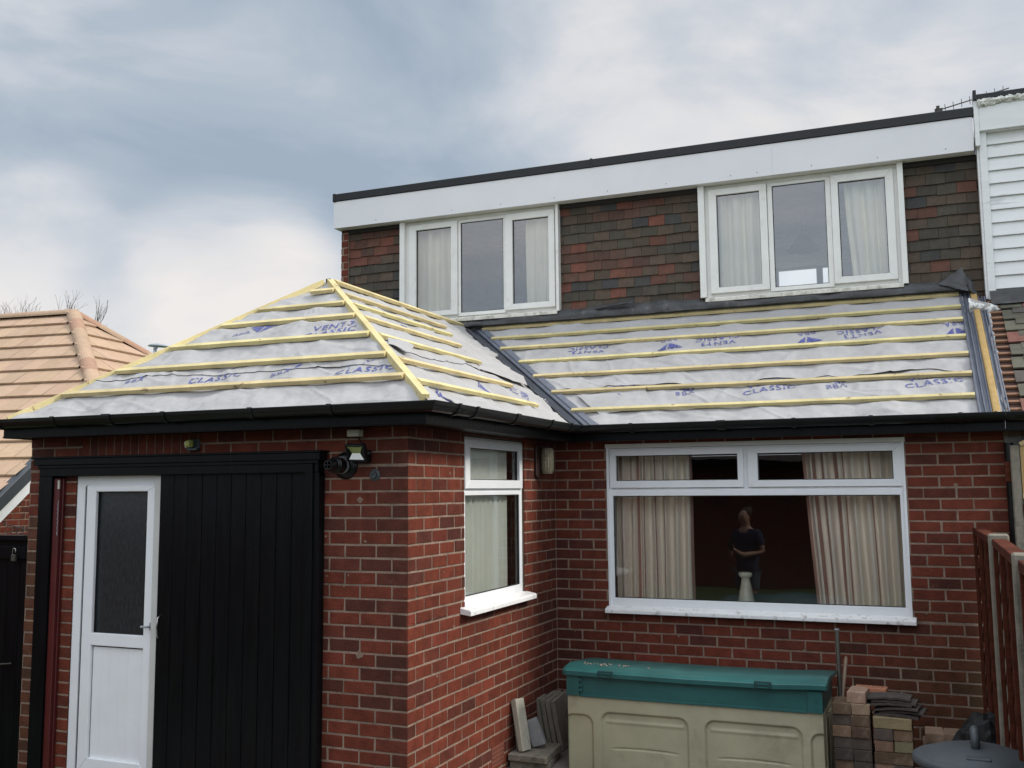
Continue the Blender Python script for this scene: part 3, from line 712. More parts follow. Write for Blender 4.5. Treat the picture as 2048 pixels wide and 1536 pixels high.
mb = MB(); mb.box(-3.098, 3.490, 1.338, 1.40, 4.340, 4.425); mb.box(-3.098, -3.04, 1.40, 7.3, 4.340, 4.425)
mb.box(-3.103, -3.068, 1.331, 1.40, 4.336, 4.430); mb.box(-.056, -.030, 1.332, 1.402, 4.337, 4.432)
mb.build('roof_edge_trim', black_p, house, bevel=.004)
mb = MB(); mb.box(-3.03, 3.47, 1.405, 7.3, 4.345, 4.40); mb.build('dormer_flat_roof', dark_felt, house)

def frame_rect(mb, x0, x1, z0, z1, w, y0, y1, wb=None, wt=None):
    wb = wb or w; wt = wt or w
    for poly in ([(x0, z0), (x1, z0), (x1-w, z0+wb), (x0+w, z0+wb)], [(x0, z1), (x0+w, z1-wt), (x1-w, z1-wt), (x1, z1)],
                 [(x0, z0), (x0+w, z0+wb), (x0+w, z1-wt), (x0, z1)], [(x1, z0), (x1, z1), (x1-w, z1-wt), (x1-w, z0+wb)]):
        mb.prism([(x, y0, z) for x, z in poly], (0, y1-y0, 0))
def light(mb_f, mb_s, x0, x1, z0, z1, gx0, gx1, gz0, gz1, y, proud):
    """one light of a window: mitred sash round the glass, with a dark glazing gasket"""
    for poly in ([(x0, z0), (x1, z0), (gx1, gz0), (gx0, gz0)], [(x0, z1), (gx0, gz1), (gx1, gz1), (x1, z1)], [(x0, z0), (gx0, gz0), (gx0, gz1), (x0, z1)], [(x1, z0), (x1, z1), (gx1, gz1), (gx1, gz0)]):
        mb_f.prism([(a, y-proud, b) for a, b in poly], (0, proud+.03, 0))
    e = .006
    for a, b, c_, d in ((gx0-.001, gx0+e, gz0, gz1), (gx1-e, gx1+.001, gz0, gz1), (gx0, gx1, gz1-e, gz1+.001), (gx0, gx1, gz0-.001, gz0+e)):
        mb_s.box(a, b, y+.002, y+.014, c_, d)
gasket = mat('gasket_rubber', (.012, .012, .012), .6)
def dwin(name, X, xr, dark=False):
    """dormer window: X = list of x: outer, trim, c1, g1a, g1b, c1e, gfa, gfb, c2, g2a, g2b, c2e, trim, outer"""
    y = 1.455; zb, zt = 2.925, 4.030
    mb = MB()
    mb.box(X[0], X[1], 1.425, 1.50, zb-.005, 4.03); mb.box(X[12], X[13], 1.425, 1.50, zb-.02, 4.03)      # cover strips
    mb.box(X[1], X[12], 1.50-.02, 1.53, 3.99, 4.03); mb.box(X[1], X[2], 1.47, 1.53, zb, 3.99); mb.box(X[11], X[12], 1.47, 1.53, zb, 3.99)
    mb.box(X[5], X[6]-.03 if False else X[5]+.004, 1.47, 1.53, zb, 3.99); mb.box(X[2], X[11], 1.482, 1.53, 3.965, 3.992); mb.box(X[2], X[11], 1.482, 1.53, zb, zb+.04)
    win = mb.build('window', upvc_old, house, bevel=.002)
    gk = MB()
    for (a, b, ga, gb, pr, z0, z1, gz0, gz1) in ((X[2], X[5]-.002, X[3], X[4], .022, 2.957, 3.985, 3.012, 3.925), (X[5]+.002, X[8]-.004, X[6], X[7], .004, 2.935, 3.985, 2.972, 3.955), (X[8]-.002, X[11], X[9], X[10], .022, 2.957, 3.985, 3.018, 3.915)):
        s = MB(); light(s, gk, a, b, z0, z1, ga, gb, gz0, gz1, y+.012, pr); s.build('window_frame', upvc_old, win, bevel=.0025)
        p = MB(); p.quad((ga-.004, y+.022, gz0-.004), (gb+.004, y+.022, gz0-.004), (gb+.004, y+.022, gz1+.004), (ga-.004, y+.022, gz1+.004)); p.build('glass_pane', glass_up, win, recalc=False)
    gk.build('glazing_gasket', gasket, win)
    s = MB(); s.prism([(X[1]-.01, 1.50, zb-.045), (X[1]-.01, 1.405, zb-.055), (X[1]-.01, 1.405, zb-.02), (X[1]-.01, 1.50, zb+.008)], (X[12]-X[1]+.02, 0, 0)); s.build('window_sill', sill_dirty, win, bevel=.003)
    return win
w1 = dwin('window', [-2.292, -2.232, -2.185, -2.10, -1.676, -1.598, -1.565, -1.070, -1.040, -.960, -.555, -.489, -.470, -.440], 0)
w2 = dwin('window', [1.012, 1.072, 1.110, 1.187, 1.597, 1.668, 1.716, 2.202, 2.255, 2.317, 2.728, 2.800, 2.835, 2.885], 0)

# lead flashing at the foot of the dormer wall
def flashing():
    mb = MB(); P = []; n = 220; x0, x1 = -1.72, 3.36
    rows = [(0, 0), (.35, .3), (.7, .6), (1, 1)]
    for t in range(6):
        s = t/5; r = []
        for i in range(n+1):
            x = x0+(x1-x0)*i/n
            top = 2.905+.022*nz(x*1.7, 3)+.010*nz(x*6, 1); bot = 2.808+.014*nz(x*1.3, 9)+.008*nz(x*9, 4)
            if -.44 < x < 1.0: top += .015+.02*max(0, nz(x*2.1, 14))
            z = top+(bot-top)*s; y = 1.455-.055*s-.02*math.sin(PI*s)*(1+nz(x*3, 11))-.012*nz(x*7, s*3, 5)
            r.append((x, y, z))
        P.append(r)
    mb.grid(P)
    P = []
    for t in range(4):
        s = t/3; r = []
        for i in range(n+1):
            x = x0+(x1-x0)*i/n
            q = R_MAIN.p(x, 2.15-.035*s+.01*nz(x*4, 3)*s, .045-.015*s); q.z += .0
            if t == 0: q = Vector((x, 1.40-.012*nz(x*7, 3, 5), 2.808+.014*nz(x*1.3, 9)+.008*nz(x*9, 4)))
            r.append(q)
        P.append(r)
    mb.grid(P)
    return mb.build('lead_flashing', lead, house, smooth=True, recalc=False)
flashing()
# folded-up lead corner by the party wall, and the loose curl above the middle cladding
flap(((3.12, 1.40, 2.87), (3.325, 1.44, 3.01), (3.375, 1.40, 2.85), (3.36, 1.33, 2.775), (0, -.03, .0)), 'lead_flashing', lead)
flap(((3.33, 1.44, 2.98), (3.41, 1.44, 2.87), (3.45, 1.40, 2.70), (3.365, 1.35, 2.80), (0, -.02, .0)), 'lead_flashing', lead)
flap(((-.05, 1.42, 2.925), (.36, 1.40, 2.945), (.33, 1.38, 2.90), (-.05, 1.40, 2.89), (0, -.02, 0)), 'lead_flashing', lead)

# ---------------- main ground-floor window
def mwin():
    mb = MB(); y = .0
    mb.box(.462, .482, -.004, .06, .10, 1.447); mb.box(2.786, 2.806, -.004, .06, .10, 1.447)
    frame_rect(mb, .468, 2.800, .128, 1.425, .040, .012, .07)
    mb.box(.50, 2.77, .018, .07, 1.072, 1.092); mb.box(.50, 2.77, .028, .07, 1.040, 1.075); mb.box(1.598, 1.640, .020, .07, 1.09, 1.39)
    win = mb.build('window', upvc, house, bevel=.002)
    gk = MB()
    for a, b, ga, gb, z0, z1, g0, g1, pr in ((.490, 1.602, .545, 1.556, 1.094, 1.412, 1.153, 1.362, .022), (1.636, 2.786, 1.715, 2.722, 1.094, 1.412, 1.148, 1.362, .022), (.466, 2.802, .512, 2.765, .124, 1.074, .190, 1.028, .008)):
        s = MB(); light(s, gk, a, b, z0, z1, ga, gb, g0, g1, .018, pr); s.build('window_frame', upvc, win, bevel=.0025)
        p = MB(); p.quad((ga-.004, .030, g0-.004), (gb+.004, .030, g0-.004), (gb+.004, .030, g1+.004), (ga-.004, .030, g1+.004)); p.build('glass_pane', glass_dn, win, recalc=False)
    gk.build('glazing_gasket', gasket, win)
    s = MB(); s.prism([(.447, .02, .085), (.447, -.075, .070), (.447, -.075, .100), (.447, -.068, .108), (.447, .02, .128)], (2.385, 0, 0)); s.build('window_sill', sill_m, win, bevel=.004)
    s = MB(); s.box(.455, 2.813, -.006, .05, 1.428, 1.462); s.build('window_head_trim', upvc_old, win)
mwin()
# ---------------- side window (faces +X)
def swin():
    R = Matrix.Rotation(PI/2, 4, 'Z')       # build facing -Y then turn to face +X : (x,y) -> (-y,x)
    parts = []
    def rot(o):
        for v in o.data.vertices: v.co = R @ v.co
        o.data.update()
    mb = MB()
    frame_rect(mb, -1.858, -.730, .285, 1.462, .038, .020, .07); mb.box(-1.82, -.77, .026, .07, 1.075, 1.100)
    win = mb.build('window', upvc, None, bevel=.002); rot(win); win.parent = house; win.matrix_parent_inverse = world_of(house).inverted()
    gk = MB()
    def sub(m_, n, mt, **k):
        o = m_.build(n, mt, None, **k); rot(o); o.parent = win; o.matrix_parent_inverse = world_of(win).inverted()
    for a, b, ga, gb, z0, z1, g0, g1, pr in ((-1.835, -.750, -1.752, -.808, 1.096, 1.445, 1.158, 1.386, .020), (-1.848, -.742, -1.812, -.785, .300, 1.076, .352, 1.048, .005)):
        s = MB(); light(s, gk, a, b, z0, z1, ga, gb, g0, g1, .024, pr); sub(s, 'window_frame', upvc, bevel=.0025)
        p = MB(); p.quad((ga-.004, .036, g0-.004), (gb+.004, .036, g0-.004), (gb+.004, .036, g1+.004), (ga-.004, .036, g1+.004)); sub(p, 'glass_pane', glass_side, recalc=False)
    sub(gk, 'glazing_gasket', gasket)
    s = MB(); s.prism([(-1.935, .02, .250), (-1.935, -.08, .236), (-1.935, -.08, .268), (-1.935, -.072, .276), (-1.935, .02, .296)], (1.255, 0, 0)); sub(s, 'window_sill', sill_m, bevel=.004)
swin()

# ---------------- black timber surround with sliding door, white back door
mb = MB()
mb.box(-2.985, -2.862, -2.775, -2.703, GZ, 1.205); mb.box(-2.985, -.605, -2.775, -2.703, 1.205, 1.285)
mb.box(-3.02, -.585, -2.80, -2.703, 1.285, 1.332); mb.box(-3.035, -.57, -2.812, -2.703, 1.332, 1.346); mb.box(-2.99, -.60, -2.788, -2.775, 1.262, 1.285)
mb.box(-.695, -.600, -2.775, -2.703, GZ, 1.205); mb.box(-.700, -.640, -2.79, -2.775, GZ, 1.262)
mb.build('timber_surround', black_w, house, bevel=.003)
mb = MB()
bx = -1.905; bw = .1195
for i in range(10):
    d = random.uniform(-.0015, .0015); mb.prism([(bx+i*bw+.0015, -2.735+d, GZ+.05), (bx+i*bw+.005, -2.739+d, GZ+.05), (bx+(i+1)*bw-.005, -2.739+d, GZ+.05), (bx+(i+1)*bw-.0015, -2.735+d, GZ+.05), (bx+(i+1)*bw-.0015, -2.715, GZ+.05), (bx+i*bw+.0015, -2.715, GZ+.05)], (0, 0, 2.155))
mb.box(-1.90, -.72, -2.7155, -2.7045, GZ+.05, 1.20)
sld = mb.build('sliding_door', black_w, house)
mb = MB(); mb.tube([(-1.865, -2.74, .10), (-1.87, -2.765, .12), (-1.87, -2.772, .18), (-1.87, -2.765, .24), (-1.865, -2.74, .26)], .005, 8); mb.build('handle', steel, sld, smooth=True)
mb = MB(); mb.box(-2.860, -2.806, -2.755, -2.703, GZ, 1.19); mb.box(-2.806, -2.795, -2.73, -2.703, GZ, 1.19); mb.build('red_post', red_w, house, bevel=.004)
mb = MB(); mb.box(-2.812, -2.800, -2.766, -2.7555, 1.115, 1.175); mb.build('door_catch', white_gloss, house)
mb = MB(); mb.tube([(-2.80+.003*math.sin(k*2.2), -2.766+.003*math.cos(k*2.2), .78+.012*k) for k in range(22)], .0022, 6); mb.build('door_chain', galv, house)
mb = MB(); frame_rect(mb, -2.700, -1.93, GZ+.02, 1.205, .075, -2.690, -2.62)
door = mb.build('back_door', upvc, house, bevel=.002)
mb = MB(); gk = MB()
z0, z1 = GZ+.10, 1.128
frame_rect(mb, -2.595, -1.955, z0, z1+.01, .088, -2.706, -2.64, wb=.11, wt=.045)
mb.box(-2.51, -2.03, -2.702, -2.64, .022, .108)
mb.build('door_leaf', upvc, door, bevel=.004)
mb = MB(); mb.box(-2.51, -2.03, -2.668, -2.66, .106, 1.095); mb.build('glass_pane', door_glass, door)
mb = MB(); mb.box(-2.51, -2.03, -2.680, -2.665, z0+.11, .024)
for i in range(1, 6): mb.box(-2.51+i*.08, -2.51+i*.08+.002, -2.6815, -2.680, z0+.13, .0)
mb.build('lower_panel', upvc, door)
for a, b, c_, d in ((-2.508, -2.502, .106, 1.094), (-2.508, -2.03, 1.087, 1.094), (-2.508, -2.03, .106, .113), (-2.508, -2.03, .012, .024), (-2.508, -2.504, z0+.11, .02)): gk.box(a, b, -2.682, -2.670, c_, d)
gk.box(-2.600, -2.5955, -2.704, -2.69, z0, z1+.012)
gk.build('glazing_gasket', gasket, door)
mb = MB(); mb.box(-1.985, -1.968, -2.712, -2.704, .150, .20); mb.tube([(-1.978, -2.712, .175), (-1.978, -2.745, .175), (-2.028, -2.748, .175)], .008, 8); mb.build('handle', galv, door)
mb = MB(); mb.box(-1.962, -1.907, -2.728, -2.7075, GZ, 1.203); mb.build('door_edge_strip', stone_w, house, bevel=.003)
mb = MB()
for r in range(4):
    for c_ in range(6): mb.box(.001, .0035, -1.405+c_*.036, -1.405+c_*.036+.014, -.868+r*.03, -.868+r*.03+.014, 1)
mb.box(-.01, .0025, -1.415, -1.19, -.885, -.745, 0)
mb.build('air_brick', [mat('red_terracotta', (.17, .045, .025), .8, .1, 12, .3, 60), dark_felt], house)
mb = MB(); mb.lathe((3.515, -.06, GZ), [(.032, 0), (.032, 2.35)], 16); mb.build('downpipe', black_p, house, smooth=True)

# ---------------- rooms behind the windows
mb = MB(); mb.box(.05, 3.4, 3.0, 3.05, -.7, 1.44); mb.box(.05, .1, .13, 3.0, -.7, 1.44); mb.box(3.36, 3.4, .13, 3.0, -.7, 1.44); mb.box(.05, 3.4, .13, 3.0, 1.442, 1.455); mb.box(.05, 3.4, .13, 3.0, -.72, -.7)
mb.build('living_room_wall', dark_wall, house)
mb = MB(); mb.box(.47, 2.80, .075, .22, .100, .135); mb.build('inner_window_ledge', upvc, house)
mb = MB(); mb.box(-2.0, -1.96, -2.2, -.3, -.3, 1.44); mb.box(-1.95, -.13, -.32, -.3, -.3, 1.44); mb.box(-1.95, -.13, -2.3, -2.28, -.3, 1.44); mb.box(-1.95, -.13, -2.28, -.32, -.32, -.3); mb.box(-1.95, -.13, -2.28, -.32, 1.442, 1.455)
mb.build('kitchen_wall', cream_wall, house)
mb = MB()
Z0, Z1 = 2.2, 4.30
mb.box(-2.9, .2, 4.2, 4.25, Z0, Z1); mb.box(.2, .25, 1.56, 7.0, Z0, Z1); mb.box(3.42, 3.46, 1.56, 7.0, Z0, Z1); mb.box(-2.95, -2.9, 1.56, 4.2, Z0, Z1)
mb.box(-2.95, 3.46, 1.56, 7.0, 4.302, 4.32); mb.box(-2.95, 3.46, 1.56, 7.0, Z0-.03, Z0)
OX = [(1.036, 1.575), (1.66, 2.6)]
mb.box(.25, 1.036, 7.0, 7.06, Z0, Z1); mb.box(1.575, 1.66, 7.0, 7.06, Z0, Z1); mb.box(1.76, 3.42, 7.0, 7.06, Z0, Z1)
mb.box(1.036, 1.575, 7.0, 7.06, 4.27, Z1); mb.box(1.66, 1.76, 7.0, 7.06, 4.27, Z1); mb.box(1.036, 1.575, 7.0, 7.06, Z0, 3.2); mb.box(1.66, 1.76, 7.0, 7.06, Z0, 3.2)
mb.build('bedroom_wall', mat('dim_bedroom_wall', (.78, .77, .76), .9), house)

# ------------------------------------------------------------------ curtains, blind, vase, lampshade
def curtain(name, label, x0, x1, y, z0, z1, m_, folds, depth, stripes=None, seed=0, x0b=None, x1b=None):
    mb = MB(); n = 160; rr = random.Random(seed)
    ph = [0]
    for i in range(n): ph.append(ph[-1]+(.6+.8*rr.random())*2*PI*folds/n)
    x0b = x0 if x0b is None else x0b; x1b = x1 if x1b is None else x1b
    P = []
    for j in range(9):
        t = j/8; r = []
        for i in range(n+1):
            a = i/n; xx = (x0+(x0b-x0)*t)+((x1+(x1b-x1)*t)-(x0+(x0b-x0)*t))*a
            r.append((xx+.012*nz(a*9, t*1.5, seed), y+depth*math.sin(ph[i]+.5*t*nz(a*4, seed))+.01*nz(a*14, t*3, seed), z1+(z0-z1)*t))
        P.append(r)
    def cf(i, j):
        a = j/n
        if stripes is None: return (.4+.4*nz(a*20, seed),)*3
        return (1 if any(s <= a <= e for s, e in stripes) else 0.06,)*3
    mb.grid(P, cf=cf); o = mb.build(name, m_, None, smooth=True, tint=True, recalc=False)
    tag(o, label, 'curtain', 'curtains hanging inside the windows'); return o
curtain('curtain', 'striped curtain at the left of the big ground floor window', .46, 1.125, .27, .14, 1.435, curt_s, 7, .035, [(.28, .305), (.38, .39), (.52, .535), (.63, .645), (.975, 1)], 3)
curtain('curtain', 'striped curtain at the right of the big ground floor window', 2.02, 2.84, .27, .14, 1.435, curt_s, 8, .035, [(.0, .02), (.09, .12), (.17, .19), (.29, .33), (.37, .385), (.62, .635)], 5, 2.10, 2.84)
curtain('curtain', 'cream curtain behind the left light of the dormer window nearest the ridge', -2.30, -1.62, 1.60, 2.9, 4.0, curt_c, 4, .028, None, 1)
curtain('curtain', 'cream curtain behind the right light of the dormer window nearest the ridge', -.86, -.45, 1.60, 2.9, 4.0, curt_c, 2, .02, None, 2)
curtain('curtain', 'cream curtain behind the left light of the dormer window nearest the neighbour', 1.10, 1.66, 1.60, 2.9, 4.0, curt_c, 4, .028, [(.0, .03), (.27, .31), (.6, .63), (.92, .96)], 4)
curtain('curtain', 'cream curtain behind the right light of the dormer window nearest the neighbour', 2.36, 2.86, 1.60, 2.9, 4.0, curt_c, 4, .028, [(.55, .58), (.66, .7), (.95, 1)], 6, 2.41, 2.86)
bl = thing('vertical_blind', 'pale grey vertical blind drawn across the narrow side window', 'blind', (-.10, -1.3, 1.40))
for i in range(12):
    y = -1.98+i*.092 if i < 11 else -.95
    mb = MB(); a = .62; mb.grid([[(-.10+math.sin(a)*s*.045-.01*math.cos(s*1.5), y+math.cos(a)*s*.045, z) for s in (-1, -.5, 0, .5, 1)] for z in (.33, .9, 1.40)])
    mb.build('blind_slat', blind_m, bl, smooth=True, recalc=False)
mb = MB(); mb.box(-.13, -.09, -1.84, -.75, 1.40, 1.43); mb.build('head_rail', upvc, bl)
mb = MB(); mb.lathe((1.562, .165, .136), [(.001, 0), (.070, .002), (.069, .02), (.052, .12), (.038, .19), (.033, .222), (.040, .236), (.053, .244), (.054, .272), (.044, .275), (.03, .24)], 32)
tag(mb.build('vase', sage, None, smooth=True), 'tall narrow pale vase on the ledge inside the big ground floor window', 'vase')
ls = thing('pendant_lampshade', 'scalloped grey lampshade hanging behind the middle pane of the right dormer window', 'lampshade', (1.77, 3.5, 4.30))
mb = MB(); P = []
for j in range(7):
    t = j/6; r = []
    for i in range(49):
        a = 2*PI*i/48; rad = .05+.135*t; z = 3.93-.185*t+(.018*abs(math.sin(a*5)) if j == 6 else 0)
        r.append((1.77+rad*math.cos(a), 3.5+rad*math.sin(a), z))
    P.append(r)
mb.grid(P); mb.build('shade', rug, ls, smooth=True, recalc=False)
mb = MB(); mb.tube([(1.77, 3.5, 3.92), (1.77, 3.5, 4.30)], .004, 6); mb.build('cord', rug, ls)

# ------------------------------------------------------------------ things fixed to the walls
fl = thing('floodlight', 'small square black floodlight under the eaves beside the black pipe', 'floodlight', (-.33, -2.72, 1.32))
mb = MB(); T = Matrix.Translation((-.305, -2.815, 1.322)) @ Matrix.Rotation(math.radians(20), 4, 'X') @ Matrix.Rotation(math.radians(-6), 4, 'Z')
def tb(o): 
    for v in o.data.vertices: v.co = T @ v.co
def flb(m_, n, mt, **k):
    o = m_.build(n, mt, None, **k); tb(o); o.parent = fl; o.matrix_parent_inverse = world_of(fl).inverted()
frame_rect(mb, -.072, .072, -.056, .056, .015, -.012, .024); mb.box(-.068, .068, .0, .03, -.05, .05); flb(mb, 'housing', black_p, bevel=.006, bseg=2)
mb = MB(); mb.add([(-.057, -.008, .041), (.057, -.008, .041), (.032, -.002, -.005), (-.028, -.002, -.005)], [(0, 1, 2, 3)]); flb(mb, 'reflector', mat('green_tinted_reflector', (.20, .23, .08), .3, .3, 60), recalc=False)
mb = MB(); mb.add([(-.057, -.008, -.042), (.057, -.008, -.042), (.032, -.003, -.002), (-.028, -.003, -.002)], [(0, 1, 2, 3)]); flb(mb, 'lamp_lens', mat('white_lens', (.85, .86, .83), .25), recalc=False)
mb = MB(); mb.tube([(-.305, -2.80, 1.31), (-.305, -2.70, 1.30)], .014, 10); mb.tube([(-.225, -2.81, 1.318), (-.205, -2.81, 1.318)], .009, 8); mb.box(-.35, -.26, -2.72, -2.703, 1.26, 1.34); mb.build('bracket', black_p, fl)
mb = MB(); mb.tube([(-.305, -2.71, 1.345), (-.33, -2.712, 1.39), (-.355, -2.712, 1.43)], .0035, 6); mb.build('cable', black_p, fl)
jb = thing('junction_box', 'small off-white junction box tucked right under the eaves above the floodlight', 'junction box', (-.37, -2.70, 1.42))
mb = MB(); mb.box(-.405, -.318, -2.765, -2.703, 1.428, 1.472); mb.build('box_body', white_gloss, jb, bevel=.004)
mb = MB(); mb.lathe((-.335, -2.7655, 1.455), [(.001, .002), (.008, .002), (.009, 0)], 12, (0, -1, 0)); mb.build('screw_cap', white_gloss, jb)
fu = thing('flue_pipe', 'black round pipe terminal sticking out of the wall with a grey band', 'flue', (-.45, -2.70, 1.25))
F0 = Vector((-.447, -2.70, 1.247))
mb = MB(); mb.lathe(F0, [(.0, .028), (.058, .027), (.084, .014), (.088, .0)], 32, (0, -1, 0)); mb.build('wall_flange', black_p, fu, smooth=True)
mb = MB(); mb.lathe(F0, [(.052, .03), (.052, .135), (.046, .14), (.046, .15), (.040, .155), (.040, .18), (.030, .215), (.024, .215), (.022, .16)], 32, (0, -1, 0)); mb.build('pipe', black_p, fu)
mb = MB(); mb.lathe(F0, [(.053, .052), (.0545, .052), (.0545, .070), (.053, .070)], 32, (0, -1, 0)); mb.build('band', galv, fu)
mb = MB(); mb.box(-.450, -.444, -2.92, -2.91, 1.225, 1.27); mb.box(-.47, -.424, -2.92, -2.91, 1.244, 1.250); mb.build('grille', black_p, fu)
mb = MB(); mb.lathe((-.235, -2.70, 1.184), [(.001, .012), (.010, .012), (.011, .026), (.020, .026), (.024, .010), (.037, .006), (.038, 0)], 28, (0, -1, 0)); mb.lathe((-.235, -2.70, 1.184), [(.001, .020), (.008, .021)], 12, (0, -1, 0))
tag(mb.build('pipe_cap', bin_m, None), 'small round grey capped outlet on the brick wall', 'pipe cap')
lb = thing('broken_wall_light', 'old wall light with a yellowed bulb holder above the black timber surround', 'wall light', (-1.64, -2.70, 1.40))
mb = MB(); mb.box(-1.685, -1.60, -2.745, -2.703, 1.366, 1.385); mb.box(-1.69, -1.60, -2.715, -2.703, 1.366, 1.446); mb.build('backplate', bin_m, lb, bevel=.003)
mb = MB(); mb.lathe((-1.655, -2.745, 1.390), [(.001, 0), (.022, .002), (.026, .022), (.024, .044), (.001, .048)], 10); mb.box(-1.672, -1.636, -2.775, -2.742, 1.398, 1.430); mb.build('lamp_glass', yel, lb)
mb = MB(); mb.obox((-1.690, -2.765, 1.425), (.008, 0, 0), (0, .03, 0), (.012, 0, -.042)); mb.build('broken_shade', white_gloss, lb)
bk = thing('lantern_wall_light', 'dark bracket wall light with a tall ribbed glass in the corner of the two walls', 'wall light', (.02, -.42, 1.34))
mb = MB(); mb.box(.001, .022, -.50, -.36, 1.20, 1.447); mb.box(.02, .09, -.435, -.37, 1.425, 1.445); mb.prism([(.005, -.50, 1.20), (.005, -.43, 1.165), (.005, -.41, 1.20)], (.016, 0, 0)); mb.build('backplate', mat('dark_brown_metal', (.035, .015, .013), .5), bk, bevel=.004)
mb = MB(); P = []
for j in range(9):
    z = 1.215+.21*j/8; rr = [.038, .047, .05, .05, .05, .05, .05, .048, .040][j]
    P.append([(.075+rr*(1+.05*math.cos(i*PI))*math.cos(2*PI*i/32), -.385+rr*(1+.05*math.cos(i*PI))*math.sin(2*PI*i/32), z) for i in range(33)])
mb.grid(P); mb.add(P[0][:-1], [tuple(range(32))]); mb.build('ribbed_glass', mat('ribbed_lamp_glass', (.24, .21, .14), .22, .35, 60, .6, 160), bk)

# ------------------------------------------------------------------ neighbour on the right
nb = thing('neighbouring_house', 'white boarded dormer and old plain tiled roof of the adjoining house at the right', 'house', (5.5, 3, GZ))
mb = MB(); zb = 2.672; bh = .1175
for i in range(13):
    z = zb+i*bh
    mb.add([(3.578, 1.40, z), (8.5, 1.40, z), (8.5, 1.418, z+bh-.012), (3.578, 1.418, z+bh-.012), (8.5, 1.425, z+bh), (3.578, 1.425, z+bh), (3.578, 1.43, z), (8.5, 1.43, z)], [(0, 1, 2, 3), (3, 2, 4, 5), (0, 6, 7, 1)], 0)
mb.box(3.56, 8.5, 1.43, 1.5, 2.6, 4.3); mb.build('board_cladding', siding_m, nb, recalc=False)
mb = MB(); mb.box(3.520, 3.582, 1.375, 1.44, 2.665, 4.20); mb.box(3.500, 3.520, 1.39, 1.52, 2.68, 4.20); mb.build('corner_board', siding_m, nb, bevel=.003)
mb = MB(); mb.lathe((3.66, 1.3995, 2.715), [(.001, .003), (.007, .002), (.008, 0)], 10, (0, -1, 0)); mb.build('nail_head', iron, nb)
mb = MB(); mb.box(3.530, 8.5, 1.335, 1.36, 4.195, 4.47); mb.box(3.492, 3.530, 1.325, 1.42, 4.060, 4.47); mb.box(3.53, 8.5, 1.36, 1.5, 4.19, 4.20); mb.build('fascia_board', siding_m, nb, bevel=.003)
mb = MB(); P = []
for j in range(7):
    r = []
    for i in range(200):
        x = 3.524+i*.006 if i < 170 else 3.524+170*.006+(i-170)*.13; a = -PI/2+PI*j/6
        rr = .030*(1+.35*nz(x*30, j*.8)+.3*nz(x*70, j*1.7)); r.append((x, 1.335-rr*math.cos(a)*.9, 4.452+rr*math.sin(a)+(-.022*max(0, 1-(x-3.53)/.2))*max(0, -math.sin(a))))
    P.append(r)
mb.grid(P); mb.build('flaking_trim', moss_m, nb, smooth=False, recalc=False)
mb = MB(); mb.box(3.520, 8.5, 1.32, 1.45, 4.478, 4.525); mb.box(3.492, 3.520, 1.30, 1.45, 4.475, 4.560); mb.build('roof_edge_trim', black_p, nb, bevel=.003)
mb = MB(); mb.box(3.53, 8.5, 1.45, 7.2, 4.42, 4.50); mb.box(3.55, 8.5, 1.52, 7.1, 2.4, 4.42); mb.build('dormer_body', siding_m, nb)
mb = MB(); brick_wall(mb, (0, -.0, 0), (1, 0, 0), (0, -1, 0), 3.62, 8.5, GZ, 1.2); mb.box(3.50, 8.5, .006, .1, GZ, 1.50, 1); mb.build('wall', [brick_m, mortar_m], nb, tint=True)
mb = MB(); mb.box(3.492, 8.5, -.012, .004, 1.30, 1.445); mb.build('white_head_panel', mat('grey_render', (.24, .235, .22), .8, .1, 8, .3, 60), nb)
eaves(nb, [(3.492, -.25), (8.5, -.25)])
mb = MB()
def old_tint():
    r = random.random(); c = (.085, .078, .055) if r < .5 else ((.075, .065, .055) if r < .8 else (.17, .065, .048)); k = random.uniform(.8, 1.25); return tuple(q*k for q in c)
g_ = .11; k = 0; v = -.02
while v < 2.02:
    off = .0825 if k % 2 else 0; u = 3.60+off+.02*nz(k*3.3, 1)
    while u < 5.6:
        t0 = random.uniform(0, .006); mb.obox(R_MAIN.p(u, v, .022+t0), R_MAIN.u*.160, R_MAIN.v*.2-R_MAIN.n*.012, R_MAIN.n*.012, 0, old_tint()); u += .166
    v += g_; k += 1
mb.build('roof_tiles', tile_m, nb, tint=True)
mb = MB(); mb.add([R_MAIN.p(3.49, -.02, .0), R_MAIN.p(8.4, -.02, 0), R_MAIN.p(8.4, 2.2, 0), R_MAIN.p(3.49, 2.2, 0)], [(0, 1, 2, 3)]); mb.build('roof_felt', mat('old_brown_felt', (.045, .022, .016), .9), nb, recalc=False)
v = .03
while v < 1.95:
    mb = MB(); mb.obox(R_MAIN.p(3.505, v, .004), R_MAIN.u*.30, R_MAIN.v*.028, R_MAIN.n*.018); mb.build('old_batten', mat('old_brown_batten', (.20, .10, .055), .8, .2, 12), nb); v += .11
mb = MB(); P = [[R_MAIN.p(3.49+.02*nz(v*7, 1)+.02*a+.03*max(0, nz(v*9, 4)), v, .02) for a in (-.3, 1)] for v in [i*.05 for i in range(38)]]; mb.grid(P); mb.build('felt_edge', memb_m, nb, recalc=False)
mb = MB(); P = []
for j in range(7):
    t = j/6; r = []
    for i in range(60):
        x = 3.53+i*.06; q = R_MAIN.p(x, 2.07-.27*t+.012*nz(x*5, 2)*t, .062+.008*nz(x*4, t*3)-.012*t); r.append(q)
    P.append(r)
mb.grid(P); mb.build('lead_flashing', lead, nb, smooth=True, recalc=False)
mb = MB(); P = []
